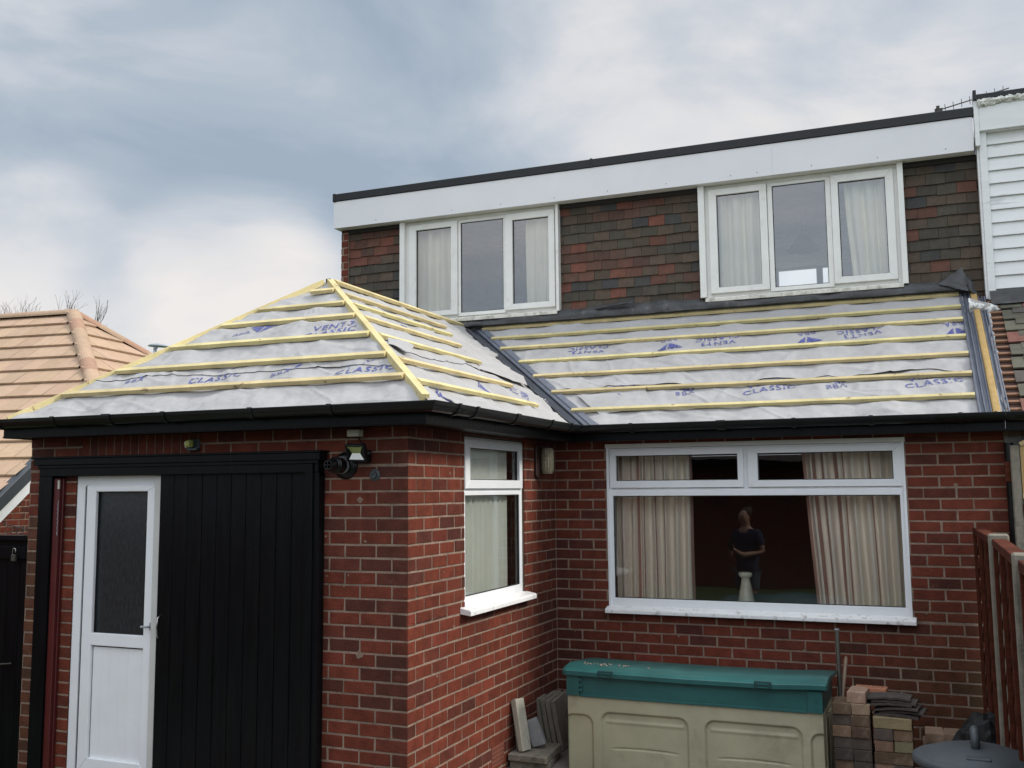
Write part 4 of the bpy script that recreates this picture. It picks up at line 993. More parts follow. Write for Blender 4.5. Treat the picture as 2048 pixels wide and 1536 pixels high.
for i in range(13):
    s = i/12; r = []
    for j in range(7):
        t = j/6; c0 = Vector((3.350, 1.12, 2.665)).lerp(Vector((3.78, 1.30, 2.555)), s); wdt = .125*(1-.62*s)
        r.append(c0+Vector((0, -.01-.035*math.sin(PI*t)*(1-s*.5), (-t+.1)*wdt))+Vector((0, 0, .006*nz(s*6, t*4))))
    P.append(r)
mb.grid(P); mb.build('lead_flap', lead_p, nb, smooth=True, recalc=False)

# television aerial lying on the flat roof
ae = thing('tv_aerial', 'long thin television aerial lying over the edge of the flat roof', 'aerial', (3.5, 2.0, 4.45))
A0, A1 = Vector((3.19, 2.0, 4.655)), Vector((3.84, 2.05, 4.80))
mb = MB(); mb.tube([A0, A1], .006, 8); mb.build('boom', iron, ae)
mb = MB()
for i in range(9):
    c0 = A0.lerp(A1, (i+.3)/9); mb.tube([c0-Vector((.004, .07, -.014)), c0+Vector((.004, .07, -.014))], .003, 6)
mb.build('element', iron, ae)
mb = MB(); mb.box(3.205, 3.235, 1.99, 2.02, 4.60, 4.705); mb.box(3.19, 3.26, 1.98, 2.03, 4.44, 4.675); mb.build('clamp', iron, ae)

# ------------------------------------------------------------------ fences and gate
def lap_panel(parent, p0, p1, z0, z1, material, inward, n=11, name='fence_panel'):
    """waney lap boards: overlapping horizontal boards with wavy lower edges"""
    p0, p1, inn = Vector(p0), Vector(p1), Vector(inward); d = p1-p0; L = d.length; mb = MB(); h = (z1-z0)/n
    for k in range(n):
        za = z0+k*h; pts = 26; lo = []; hi = []
        sd_ = random.uniform(0, 99)
        for i in range(pts+1):
            q = p0+d*(i/pts); lo.append(q+inn*.022+Vector((0, 0, za-.012+.022*nz(i*.35, sd_)))); hi.append(q+inn*.004+Vector((0, 0, za+h+.02)))
        lo2 = [q-inn*.008 for q in lo]
        mb.grid([lo, hi]); mb.grid([lo2, lo])
    return mb.build(name, material, parent, recalc=False)
fx = [(3.285, -.06), (3.335, -1.80), (3.345, -3.66), (3.37, -5.5), (3.40, -7.35), (3.45, -9.2), (3.5, -11.0)]
fn = thing('garden_fence', 'low red stained wavy board fence with concrete posts at the right of the yard', 'fence', (3.34, -4, GZ))
for (a, b) in zip(fx, fx[1:]):
    A = Vector((a[0], a[1]-.06, 0)); B = Vector((b[0], b[1]+.06, 0)); inn = Vector((-1, 0, 0))
    lap_panel(fn, A, B, GZ+.05, .76, fence_m, inn)
    mb = MB(); mb.prism([A+inn*.045+Vector((0, 0, .745)), A-inn*.03+Vector((0, 0, .745)), A-inn*.03+Vector((0, 0, .79)), A+inn*.045+Vector((0, 0, .79))], B-A)
    for s in (.03, .35, .67, .97):
        c0 = A.lerp(B, s); mb.box(c0.x-.045, c0.x-.022, c0.y-.022, c0.y+.022, GZ+.05, .745)
    mb.build('fence_frame', fence_m, fn, bevel=.003)
for (x, y) in fx[1:]:
    mb = MB(); mb.box(x-.062, x+.045, y-.05, y+.05, GZ, .815); mb.build('concrete_post', conc, fn, bevel=.008)
f2 = thing('tall_fence', 'taller fence with concrete post and pale arched panel by the neighbouring wall', 'fence', (3.7, -.2, GZ))
mb = MB(); mb.box(3.512, 3.572, -.21, -.15, GZ, 1.375); mb.build('concrete_post', conc, f2, bevel=.008)
mb = MB(); mb.box(3.572, 3.60, -.17, -.12, GZ, 1.20); mb.build('concrete_post', conc, f2, bevel=.006)
mb = MB()
poly = [(3.578, -.19, 1.03)]+[(3.578+.9*i/12, -.19, 1.375+.16*math.sin(PI*i/12)) for i in range(13)]+[(4.478, -.19, 1.03)]
mb.prism(poly, (0, .012, 0))
for i in range(8): mb.box(3.59+i*.11, 3.593+i*.11, -.1915, -.19, 1.06, 1.38)
mb.build('arched_panel', fence_n, f2)
mb = MB(); mb.tube([(3.578+.9*i/12, -.195, 1.38+.16*math.sin(PI*i/12)) for i in range(13)], .016, 6); mb.box(3.576, 4.48, -.21, -.17, 1.00, 1.035); mb.build('panel_trim', mat('pale_wood_trim', (.52, .38, .2), .7), f2)
mb = MB(); mb.box(3.575, 4.6, -.215, -.15, .88, .96); mb.build('fence_rail', fence_m, f2)
lap_panel(f2, (3.575, -.17, 0), (5.2, -.17, 0), GZ, .88, mat('green_grey_boards', (.13, .12, .085), .8, .2, 5, .3, 30), (0, -1, 0))
mb = MB(); mb.box(3.476, 3.512, -.16, -.11, 1.12, 1.26); mb.build('fence_bracket', fence_m, f2)

gt = thing('garden_gate', 'black boarded side gate with a top rail between the house and the bungalow', 'gate', (-3.9, -2.62, GZ))
mb = MB()
for i in range(9):
    x = -4.30+i*.125; mb.box(x+.002, x+.123, -2.62, -2.60, GZ+.03, .735)
mb.build('gate_boards', black_w, gt, bevel=.002)
mb = MB(); mb.box(-4.34, -3.075, -2.655, -2.60, .735, .775); mb.box(-4.3, -3.18, -2.645, -2.62, .60, .69); mb.build('gate_rail', black_w, gt, bevel=.003)
mb = MB(); mb.box(-3.155, -3.105, -2.66, -2.60, GZ, .715); mb.build('gate_post', mat('mossy_wood', (.085, .075, .04), .8, .2, 6, .3, 30), gt, bevel=.003)
mb = MB(); mb.tube([(-3.47, -2.66, -.18), (-3.40, -2.665, -.165), (-3.30, -2.66, -.155)], .006, 6); mb.build('gate_bolt', iron, gt)
pk = thing('padlock', 'small steel padlock hanging near the top of the black gate', 'padlock', (-3.31, -2.67, .60))
mb = MB(); mb.box(-3.335, -3.292, -2.680, -2.660, .585, .635); mb.build('padlock_body', iron, pk, bevel=.004)
mb = MB(); mb.tube([(-3.328, -2.67, .635)]+[(-3.3135+.0145*math.cos(PI-PI*k/8), -2.67, .665+.0145*math.sin(PI-PI*k/8)) for k in range(9)]+[(-3.299, -2.67, .650)], .0035, 8); mb.build('shackle', steel, pk)
mb = MB()
for k in range(5): 
    c0 = Vector((-3.42+.055*k, -2.63, .815-.004*k)); mb.tube([c0+Vector((.04*math.cos(2*PI*i/14), 0, .028*math.sin(2*PI*i/14))) for i in range(15)], .0025, 5)
mb.tube([(-3.5, -2.63, .86), (-3.3, -2.63, .83), (-3.09, -2.63, .785)], .003, 5)
tag(mb.build('wire_coil', iron, None), 'thin coil of wire resting along the top of the black gate', 'wire')

# ------------------------------------------------------------------ storage box
sb = thing('storage_box', 'beige plastic garden storage box with a teal lid under the big window', 'storage box', (1.34, -.65, GZ))
X0, X1, Y0, Y1, ZT = .435, 2.238, -1.0, -.33, -.418
def sdf_rr(x, z, cx, cz, hx, hz, r):
    qx, qz = abs(x-cx)-hx+r, abs(z-cz)-hz+r
    return math.hypot(max(qx, 0), max(qz, 0))+min(max(qx, qz), 0)-r
def boxface(x, z):
    """inward depth of the moulded front"""
    d = 0; zc = -.78; 
    for cx, hx in ((.515, .115), (1.005, .325), (1.77, .335), (2.27, .125)):
        cz = -.80 if hx > .2 else -.82; hz = .285 if hx > .2 else .275
        s = sdf_rr(x, z, cx, cz, hx, hz, .075); t = min(1, max(0, -s/.022)); d += .022*t*t*(3-2*t)
        if hx > .2:     # shallow crescent crease and a rolled step along the top of the panel
            zz = z-(cz+.03-.018*((x-cx)/hx)**2); q = max(0, 1-abs((x-cx)/(hx*.78))**4); d += .010*q*max(0, 1-abs(zz)/.011)
            z2 = z-(cz+hz-.075); q = 1 if abs(x-cx) < hx-.04 else 0; d -= .006*q*max(0, 1-abs(z2)/.02)
    return min(d, .03)
mb = MB(); nx, nz_ = 300, 90; P = []
for j in range(nz_+1):
    z = GZ+(ZT-GZ)*j/nz_; P.append([(X0+(X1-X0)*i/nx, Y0+boxface(X0+(X1-X0)*i/nx, z)+.012*(ZT-z), z) for i in range(nx+1)])
mb.grid(P)
mb.add([(X0, Y0, ZT), (X0, Y1, ZT), (X0, Y1, GZ), (X0, Y0+.006, GZ)], [(0, 1, 2, 3)]); mb.add([(X1, Y0, ZT), (X1, Y1, ZT), (X1, Y1, GZ), (X1, Y0+.006, GZ)], [(0, 1, 2, 3)])
for a, b in ((-.85, -.70), (-.62, -.47)): mb.box(X1, X1+.006, a, b, GZ, ZT-.06)
mb.add([(X0, Y1, ZT), (X1, Y1, ZT), (X1, Y1, GZ), (X0, Y1, GZ)], [(0, 1, 2, 3)]); mb.build('box_body', beige, sb, smooth=False, recalc=False)
mb = MB(); o = .006
mb.box(X0-o+.003, X1+o-.004, Y0-o, Y1+o, ZT, -.272); mb.box(X0+.12, X1-.15, Y0-o-.004, Y0-o, -.30, -.275)
for x in (X0-.002, X1-.095): mb.box(x, x+.098, Y0-o-.014, Y0-o, ZT+.002, -.275)
for x in (X0+.06, X1-.085):
    for z in (-.31, -.35, -.385): mb.box(x+.035, x+.06, Y0-o-.016, Y0-o-.002, z, z+.018)
for x in (X0+.02, X1-.04): 
    for z in (-.325, -.385): mb.box(x-.004, x+.03, Y0-o-.017, Y0-o-.014, z, z+.006); mb.box(x+.0, x+.008, Y0-o-.017, Y0-o-.014, z-.02, z+.02)
mb.box(X0+.1, X1-.1, Y0-o-.008, Y0-o+.0, ZT-.004, ZT+.012)
mb.build('upper_band', teal, sb, bevel=.002)
mb = MB(); prof = [(-1.035, -.275), (-1.045, -.268), (-1.045, -.236), (-1.02, -.224), (-.95, -.212), (-.90, -.206), (-.86, -.205), (-.78, -.210), (-.60, -.226), (-.40, -.244), (-.31, -.254), (-.285, -.262), (-.30, -.266), (-.33, -.266), (-.42, -.262), (-.5, -.258), (-.62, -.252), (-.75, -.246), (-.84, -.248), (-.90, -.262), (-.93, -.28), (-.97, -.275)]
xs = [X0-.035, X0-.028, X0+.0, X0+.06, X0+.3, X0+.9, X1-.3, X1-.06, X1+.02, X1+.032, X1+.038]; P = []
for x in xs:
    k = {0: .90, 1: .96}.get(xs.index(x), 1) if x < X0 else 1; e = (1 if x not in (xs[-1],) else .96)
    bow = -.008*math.sin(PI*(x-X0)/(X1-X0)) if X0 < x < X1 else 0
    bow += .014*max(0, 1-abs(x-X1+.02)/.12)
    P.append([(x, -.66+(y+.66)*(k if x < X0 else e), -.27+(z+.27)*(k if x < X0 else e)+bow) for y, z in prof+[prof[0]]])
mb.grid(P); n = len(prof)
mb.add([p for p in P[0][:-1]], [tuple(range(n))]); mb.add([p for p in P[-1][:-1]], [tuple(range(n))])
mb.build('lid', teal, sb, bevel=.003)
for x in (.685, 1.80):
    mb = MB(); mb.box(x, x+.115, -1.060, -1.040, -.272, -.222); lt = mb.build('latch', mat('dark_teal_plastic', (.012, .055, .055), .45, .1), sb, bevel=.003)
    mb = MB(); mb.box(x+.015, x+.10, -1.066, -1.060, -.245, -.236); mb.box(x+.025, x+.09, -1.064, -1.060, -.266, -.258); mb.build('latch_slot', teal, lt)
mb = MB()
for i in range(26):
    x = .52+abs(random.gauss(.16, .12)); y = -.90+random.gauss(0, .03); r = random.uniform(.003, .011); mb.lathe((x, y, -.205), [(r, 0), (r*.6, .004), (.001, .005)], 5)
tag(mb.build('mortar_crumbs', mat('mortar_crumb', (.38, .24, .19), .9), None), 'scatter of pinkish mortar crumbs on the teal lid', 'debris', kind='stuff')

# ------------------------------------------------------------------ reclaimed bricks in stacks
def lbrick(x, y, z, rz, L, Wd, H, m_, label, group='reclaimed bricks stacked against the wall', tilt=0):
    mb = MB(); r = random.Random(int(x*1e4+z*777))
    hx, hy = L/2, Wd/2
    vs = []
    for zz in (0, H):
        for (a, b) in ((-1, -1), (1, -1), (1, 1), (-1, 1)): vs.append((a*hx+r.uniform(-.003, .003), b*hy+r.uniform(-.003, .003), zz+r.uniform(-.0015, .0015)))
    mb.add(vs, [(3, 2, 1, 0), (4, 5, 6, 7), (0, 1, 5, 4), (1, 2, 6, 5), (2, 3, 7, 6), (3, 0, 4, 7)])
    o = mb.build('brick', m_, None, bevel=.004, bseg=2); o.location = (x, y, z); o.rotation_euler = (tilt, 0, rz)
    return tag(o, label, 'brick', group)
CN = ['bottom course', 'second course up', 'third course up', 'fourth course up', 'fifth course up', 'sixth course up', 'seventh course up', 'eighth course up', 'top course']
H = .0725; HW = .118; names = {loose_b: 'brown', loose_p: 'pale pink', loose_d: 'dark'}
left = [[loose_d, loose_b], [loose_b, loose_d], [loose_b, loose_d], [loose_d, loose_d], [loose_d, loose_d], [loose_b, loose_b], [loose_d, loose_b], [loose_b, None]]
for k, row in enumerate(left):
    for s, m_ in enumerate(row):
        if m_ is None: continue
        lbrick(2.352+s*.122+random.uniform(-.004, .004), -.80+random.uniform(-.012, .012), GZ+k*(H+.002), random.uniform(-.03, .03), HW, .225, H, m_, f'{names[m_]} {"left" if s == 0 else "right"} brick, {CN[k]} of the left brick stack')
lbrick(2.470, -.80, GZ+7*(H+.002), .02, HW, .225, H, mat('buff_brick', (.30, .21, .135), .85, .15, 14, .5, 70), 'buff end-on brick just under the topmost pink brick of the left stack')
lbrick(2.452, -.79, GZ+8*(H+.002), -.06, HW, .225, H, loose_p, 'pale pink end-on brick on the very top of the left stack')
ob = thing('perforated_brick', 'bright orange brick with slots lying behind the topmost pink brick', 'brick', (2.53, -.66, GZ+8*(H+.002)), -.1, 'reclaimed bricks stacked against the wall')
mb = MB(); mb.box(-.105, .105, -.05, .05, 0, H); a = mb.build('brick_body', terra, None, bevel=.004); a.parent = ob
mb = MB()
for r in range(3):
    for c_ in range(6): mb.box(-.09+c_*.03+.012*(r % 2), -.075+c_*.03+.012*(r % 2), -.036+r*.027, -.028+r*.027, H-.001, H+.0008)
a = mb.build('slots', dark_felt, None); a.parent = ob
right = [[loose_d, loose_d], [loose_b, loose_d], [loose_p, loose_d], [('S', loose_b)], [loose_b, mat('olive_brick', (.21, .18, .10), .85, .15, 14, .5, 70)], [loose_d, loose_b], [('S', mat('buff_stretcher_brick', (.26, .20, .105), .85, .18, 9, .5, 70))]]
for k, row in enumerate(right):
    for s, m_ in enumerate(row):
        z = GZ+k*(H+.002)
        if isinstance(m_, tuple): lbrick(2.668, -.86+random.uniform(-.006, .006), z, random.uniform(-.02, .02), .238, .112, H, m_[1], f'brick laid lengthwise, {CN[k]} of the right brick stack'); lbrick(2.668, -.74, z, 0, .236, .108, H, loose_d, f'dark brick laid lengthwise behind, {CN[k]} of the right brick stack')
        else: lbrick(2.607+s*.122+random.uniform(-.004, .004), -.80+random.uniform(-.012, .012), z, random.uniform(-.03, .03), HW, .225, H, m_, f'{names.get(m_, "olive")} {"left" if s == 0 else "right"} brick, {CN[k]} of the right brick stack')
zt = GZ+7*(H+.002); TN = ['lowest', 'second lowest', 'third lowest', 'third from top', 'second from top', 'topmost']
for k in range(6):
    mb = MB(); P = []
    ca = [(.0, 0), (.03, .01), (.0, -.005), (-.02, .0), (.012, .006), (-.025, .004)][k]
    for t in (0, .012):
        P.append([])
    top, bot = [], []
    n = 10
    for i in range(n+1):
        r1, r2 = [], []
        for j in range(n+1):
            x = -.14+.28*i/n; y = -.09+.18*j/n; e = .004*nz(i*.9, j*.9, k*4) ; ed = .006*nz(i*1.7, k*3.1) if j == 0 else 0
            z = -.010*(x/.14)**2-.006*(y/.09)**2+e
            r1.append((x, y+ed, z+.013)); r2.append((x, y+ed, z))
        top.append(r1); bot.append(r2)
    mb.grid(top); mb.grid([r[::-1] for r in bot])
    for A_, B_ in ((top[0], bot[0]), (top[-1], bot[-1]), ([r[0] for r in top], [r[0] for r in bot]), ([r[-1] for r in top], [r[-1] for r in bot])): mb.grid([A_, B_])
    o = mb.build('roof_tile', slate, None); o.location = (2.675+ca[0]+(.03 if k < 3 else 0), -.80+ca[1], zt+.012+k*.0215); o.rotation_euler = (random.uniform(-.03, .03), random.uniform(-.05, .03)-(.03 if k < 3 else 0), -.10+random.uniform(-.08, .08))
    tag(o, f'chipped dark grey roof tile, {TN[k]} of the six tiles on the right brick stack', 'roof tile', 'roof tiles piled on the bricks')
for i, (x, y, z, rz) in enumerate([(2.905, -.50, .0, .0), (3.03, -.50, 0, .1), (2.93, -.38, .0, 0), (2.90, -.47, H+.002, .05), (3.03, -.47, H+.002, -.06), (2.88, -.46, 2*H+.004, .02), (2.99, -.45, 2*H+.004, -.1), (2.90, -.44, 3*H+.006, .05), (3.01, -.44, 3*H+.006, 0.02)]):
    lbrick(x, y, GZ+z+.0, rz, HW, .225, H, loose_p if i > 4 else loose_b, 'pinkish brick, '+['front left at ground level', 'front right at ground level', 'rear at ground level', 'left in the second layer', 'right in the second layer', 'left in the third layer', 'right in the third layer', 'left on the top layer', 'right on the top layer'][i]+' of the low heap behind the dustbin') if i != 2 else None
for i, (x, z) in enumerate(((2.915, 4*H+.008), (3.03, 4*H+.008))): lbrick(x, -.44, GZ+z, .04-.1*i, HW, .225, H*.9, loose_p, ['pale brick lying left at the very top of the low heap behind the dustbin', 'pale brick lying right at the very top of the low heap behind the dustbin'][i])

# long-handled tools in the gap between box and bricks
tl = thing('garden_spade', 'long dark pole handled spade leaning on the wall beside the storage box', 'spade', (2.29, -.3, GZ))
mb = MB(); mb.tube([(2.300, -.42, GZ+.25), (2.295, -.33, -.42), (2.282, -.22, .030), (2.280, -.215, .045)], [.016, .016, .017, .012], 12); mb.build('shaft', iron, tl, smooth=True)
mb = MB(); mb.box(2.27, 2.33, -.46, -.45, GZ, GZ+.28); mb.tube([(2.30, -.455, GZ+.24), (2.30, -.42, GZ+.34)], .018, 8); mb.build('blade', iron, tl)
mb = MB(); mb.lathe((2.281, -.216, .030), [(.018, 0), (.018, .006), (.016, .016)], 12); mb.build('end_cap', galv, tl)
t2 = thing('broom', 'wooden broom handle with a rounded pale end leaning behind the dark pole', 'broom', (2.33, -.3, GZ))
mb = MB(); mb.tube([(2.29, -.50, GZ+.1), (2.303, -.36, -.5), (2.335, -.22, -.175), (2.338, -.21, -.155)], [.013, .013, .0145, .008], 12); mb.build('shaft', ash, t2, smooth=True)
mb = MB(); mb.box(2.275, 2.31, -.55, -.43, GZ, GZ+.12); mb.build('broom_head', iron, t2)

# ------------------------------------------------------------------ dustbin and black bag
db = thing('dustbin', 'round dark grey plastic dustbin with a domed lid and carrying handle', 'dustbin', (3.12, -2.95, GZ))
c0 = Vector((3.120, -2.95, GZ+.03))
mb = MB(); P = []
for h, r in ((0, .185), (.02, .19), (.70, .235), (.705, .245), (.73, .245)):
    P.append([(c0.x+(r+(.004*math.cos(i*PI) if .01 < h < .704 else 0))*math.cos(2*PI*i/48), c0.y+(r+(.004*math.cos(i*PI) if .01 < h < .704 else 0))*math.sin(2*PI*i/48), c0.z+h) for i in range(49)])
mb.grid(P); mb.build('bin_body', bin_m, db, recalc=True)
mb = MB(); LZ = .738
mb.lathe(c0, [(.259, LZ-.015), (.274, LZ-.018), (.279, LZ-.006), (.275, LZ+.012), (.262, LZ+.020), (.246, LZ+.020), (.234, LZ+.028), (.17, LZ+.050), (.10, LZ+.063), (.05, LZ+.067), (.001, LZ+.068)], 64)
ld = mb.build('lid', bin_m, db, smooth=True)
mb = MB(); hz = c0.z+LZ+.062
mb.tube([(c0.x, c0.y+.055, hz-.01), (c0.x, c0.y+.050, hz+.045), (c0.x, c0.y+.03, hz+.07), (c0.x, c0.y-.03, hz+.07), (c0.x, c0.y-.05, hz+.045), (c0.x, c0.y-.055, hz-.01)], .020, 10); mb.build('handle', bin_m, ld, smooth=True)
mb = MB()
for k in range(24):
    a = 2*PI*k/24; mb.lathe((c0.x+.235*math.cos(a), c0.y+.235*math.sin(a), c0.z+LZ+.020), [(.006, 0), (.004, .004), (.001, .005)], 8)
mb.build('lid_stud', bin_m, ld)
mb = MB(); mb.prism([(c0.x-.035, c0.y+.12, hz-.02), (c0.x+.035, c0.y+.12, hz-.02), (c0.x+.06, c0.y-.19, hz-.032), (c0.x-.045, c0.y-.19, hz-.032)], (0, 0, .022)); mb.build('handle_plate', bin_m, ld, bevel=.006)
bm = bmesh.new(); bmesh.ops.create_icosphere(bm, subdivisions=4, radius=1)
for v in bm.verts:
    c1 = v.co.copy(); d = 1+.22*nz(c1.x*2.1, c1.y*2.1, c1.z*2.1+4)+.12*nz(c1.x*5, c1.y*5, c1.z*5)+.05*nz(c1.x*13, c1.y*13, c1.z*13)
    v.co = Vector((c1.x*.20*d, c1.y*.14*d, c1.z*.30*d)); v.co.z = max(v.co.z, -.29)
me = bpy.data.meshes.new('bag'); bm.to_mesh(me); bm.free(); me.materials.append(bag_m)
o = bpy.data.objects.new('bin_bag', me); COL.objects.link(o); o.location = (3.20, -.95, GZ+.30); o.rotation_euler = (0, .25, 0); tag(o, 'crumpled black bag slumped between the dustbin and the fence', 'bag')

# ------------------------------------------------------------------ paving slabs by the side wall
def slab(x, y, z, L, Wd, T_, rot, m_, label, group='paving slabs left by the side wall'):
    mb = MB(); n = 8; top = []; r = random.Random(int(abs(x)*999+z*55))
    vs = []
    for zz in (0, L):
        for (a, b) in ((0, 0), (T_, 0), (T_, Wd), (0, Wd)): vs.append((a+r.uniform(-.003, .003), b+r.uniform(-.005, .005), zz+r.uniform(-.006, .006)))
    mb.add(vs, [(3, 2, 1, 0), (4, 5, 6, 7), (0, 1, 5, 4), (1, 2, 6, 5), (2, 3, 7, 6), (3, 0, 4, 7)])
    o = mb.build('paving_slab', m_, None, bevel=.006, bseg=2); o.location = (x, y, z); o.rotation_euler = rot; return tag(o, label, 'paving slab', group)
LO = ['leftmost', 'second from the left', 'third from the left', 'rightmost']
for i in range(4):
    slab(.045+i*.052, -.50-.015*i, GZ, .385, .42, .038, (.0, -.16-.012*i, .10), conc, f'grey concrete slab, {LO[i]} of the four leaning slabs beside the box')
slab(.02, -1.12, GZ, .05, .42, .30, (0, 0, .15), conc, 'flat grey slab at the bottom of the small pile by the side wall')
slab(.015, -1.15, GZ+.055, .05, .42, .29, (0, 0, .05), conc, 'flat grey slab on top of the small pile by the side wall')
slab(.075, -1.08, GZ+.11, .37, .10, .045, (0, -.20, -.3), conc_l, 'narrow pale concrete kerb stone standing on the slab pile')
slab(.135, -.94, GZ+.11, .20, .05, .10, (.10, -.35, .1), mat('blue_grey_slate', (.25, .25, .25), .8, .1, 12, .3, 60), 'broken grey piece of slab resting on the pile beside the pale kerb stone')
slab(.03, -1.02, GZ+.11, .36, .06, .03, (0, -.13, -.2), conc, 'dark thin slab standing behind the pale kerb stone')

# ------------------------------------------------------------------ bungalow with tan roof, left
YAW = .12; cy, sy = math.cos(YAW), math.sin(YAW)
EX, EY = Vector((cy, sy, 0)), Vector((-sy, cy, 0))
BA = Vector((-10.62, 5.0, 4.165)); BT = .75; BK = math.sqrt(1+BT*BT); HS = 2.3
bung = thing('bungalow', 'bungalow with a large tan concrete tiled half-hipped roof beyond the gate', 'bungalow', (BA.x-4, BA.y, GZ))
vf = (-EY-Vector((0, 0, BT)))/BK; nf = EX.cross(-vf); nf = nf if nf.z > 0 else -nf         # front slope, running down
vh = (EX-Vector((0, 0, BT)))/BK; nh = EY.cross(vh); nh = nh if nh.z > 0 else -nh           # hip slope, running down
def ctint():
    k = random.uniform(.90, 1.08); return (k, k*random.uniform(.97, 1.02), k*random.uniform(.96, 1.03))
GA = .40
def btiles(mb, org, ud, vd, nn, ubound, rows, w=.33):
    for k in range(rows):
        v = (k+1)*GA; off = (w/2)*(k % 2); lo_, hi_ = ubound(k*GA, v)
        i = math.floor((lo_-off)/w)-1
        while off+i*w < hi_:
            a, b = max(lo_, off+i*w+.002), min(hi_, off+(i+1)*w-.002); i += 1
            if b-a < .03: continue
            h = .055+random.uniform(-.003, .003); L_ = GA+.05
            p = org+vd*(v-L_)
            mb.add([p+ud*a+nn*(.012), p+ud*b+nn*(.012), p+ud*b+vd*L_+nn*h, p+ud*a+vd*L_+nn*h, p+ud*b+vd*L_+nn*(h-.03), p+ud*a+vd*L_+nn*(h-.03)], [(0, 1, 2, 3), (3, 2, 4, 5)], 0, ctint())
        q = org+vd*v; mb.add([q+ud*lo_+nn*.0, q+ud*hi_+nn*.0, q+ud*hi_-vd*GA, q+ud*lo_-vd*GA], [(0, 1, 2, 3)], 1)
mb = MB(); btiles(mb, BA, EX, vf, nf, lambda v0, v1: (-9, min(HS, (v0+v1)/2/BK)-.02 if (v0+v1)/2/BK < HS else HS), 15); mb.build('roof_tiles', [ctile_m, dark_felt], bung, tint=True, recalc=False)
mb = MB(); btiles(mb, BA, EY, vh, nh, lambda v0, v1: (-(v0+v1)/2/BK, (v0+v1)/2/BK), 7); mb.build('roof_tiles', [ctile_m, dark_felt], bung, tint=True, recalc=False)
def ridge(p0, p1, r=.125):
    p0, p1 = Vector(p0), Vector(p1); d = (p1-p0); L_ = d.length; d = d.normalized(); s = d.cross(Vector((0, 0, 1))).normalized(); t = s.cross(d)
    n = max(1, round(L_/.45)); mb = MB()
    for i in range(n):
        a = p0+d*(L_*i/n); b = p0+d*(L_*(i+1)/n+.01); c = (random.uniform(.85, 1.05),)*3 if random.random() < .75 else (.82, .70, .70); P = []
        for q, rr in ((a, r*1.0), (b, r*.985)): P.append([q+s*rr*math.cos(PI*k/10)+t*(rr*.8*math.sin(PI*k/10)-.0) for k in range(11)])
        mb.grid(P, c=c); mb.add(P[0], [tuple(range(11))], 0, c)
    return mb.build('ridge_tiles', ctile_m, bung, tint=True, smooth=False)
ridge(BA+Vector((0, 0, .0)), BA-EX*9); HB = BA+HS*(EX-EY-Vector((0, 0, BT))); ridge(HB+Vector((0, 0, .0)), BA)
ridge(BA+HS*(EX+EY-Vector((0, 0, BT))), BA)
VE = HB+(-EY-Vector((0, 0, BT)))*3.0
mb = MB(); d = VE-HB
mb.obox(HB+EX*(-.06)+Vector((0, 0, -.16)), EX*.14, d, Vector((0, 0, .20))); mb.build('dry_verge', mat('dark_grey_verge', (.035, .04, .047), .5, .1), bung, bevel=.01)
mb = MB(); mb.obox(HB+EX*(-.02)+Vector((0, 0, -.36)), EX*.03, d, Vector((0, 0, .21))); mb.build('barge_board', upvc, bung)
mb = MB()
def gable_wall():
    base = HB-EX*.10; O = Vector((base.x, base.y, 0)); hgt = base.z-.2
    L_ = 4.6
    n = 14
    for i in range(n):           # stepped bands of brick that follow the verge
        u0 = i*L_/n; u1 = (i+1)*L_/n; zt_ = hgt-BT*u0
        brick_wall(mb, O+Vector((0, 0, 0)), -EY, EX, u0, u1, GZ, max(GZ+.1, zt_), col=lambda: tuple(q*1.1 for q in tint_red()))
gable_wall(); mb.add([BA-EX*9+vf*5.2-Vector((0, 0, .15)), HB-EX*.1+vf*3.2-Vector((0, 0, .2)), Vector(((HB-EX*.1+vf*3.2).x, (HB-EX*.1+vf*3.2).y, GZ)), Vector(((BA-EX*9+vf*5.2).x, (BA-EX*9+vf*5.2).y, GZ))], [(0, 1, 2, 3)], 1)
mb.build('wall', [brick_m, mortar_m], bung, tint=True)
mb = MB()
bx_ = BA+EX*HS*.99+vh*.0
mb.add([BA-nf*.1, BA-EX*9-nf*.1, BA-EX*9+vf*6-nf*.1, BA+EX*HS+vf*6-nf*.1, HB-nf*.1], [(0, 1, 2, 3, 4)]); mb.build('roof_felt', dark_felt, bung, recalc=False)

# street lamp and bare trees beyond
lp = thing('street_lamp', 'grey street lamp head just showing above the tan roof', 'street lamp', (-18.5, 16, GZ))
mb = MB(); mb.tube([(-18.5, 16, GZ), (-18.5, 16, 5.2), (-18.52, 16, 5.45)], [.09, .06, .045], 12); mb.build('lamp_post', galv, lp, smooth=True)
mb = MB()
P = []
for t, w_, h0, h1 in ((-.22, .03, -.03, .02), (-.12, .09, -.05, .05), (.08, .13, -.06, .07), (.30, .12, -.05, .05), (.46, .03, -.03, -.01)):
    d = EX*1.0; c0 = Vector((-18.5, 16, 5.53))+Vector((.93, .37, 0))*t+Vector((0, 0, -.02-.10*max(0, t)))
    s = Vector((-.37, .93, 0)); P.append([c0+s*w_*math.cos(2*PI*k/12)+Vector((0, 0, (h1 if math.sin(2*PI*k/12) > 0 else -h0)*math.sin(2*PI*k/12))) for k in range(13)])
mb.grid(P); mb.build('lamp_head', galv, lp, smooth=True)
mb = MB(); mb.tube([(-18.5, 16, 5.40), (-18.48, 16, 5.5)], .06, 10); mb.build('lamp_joint', galv, lp)

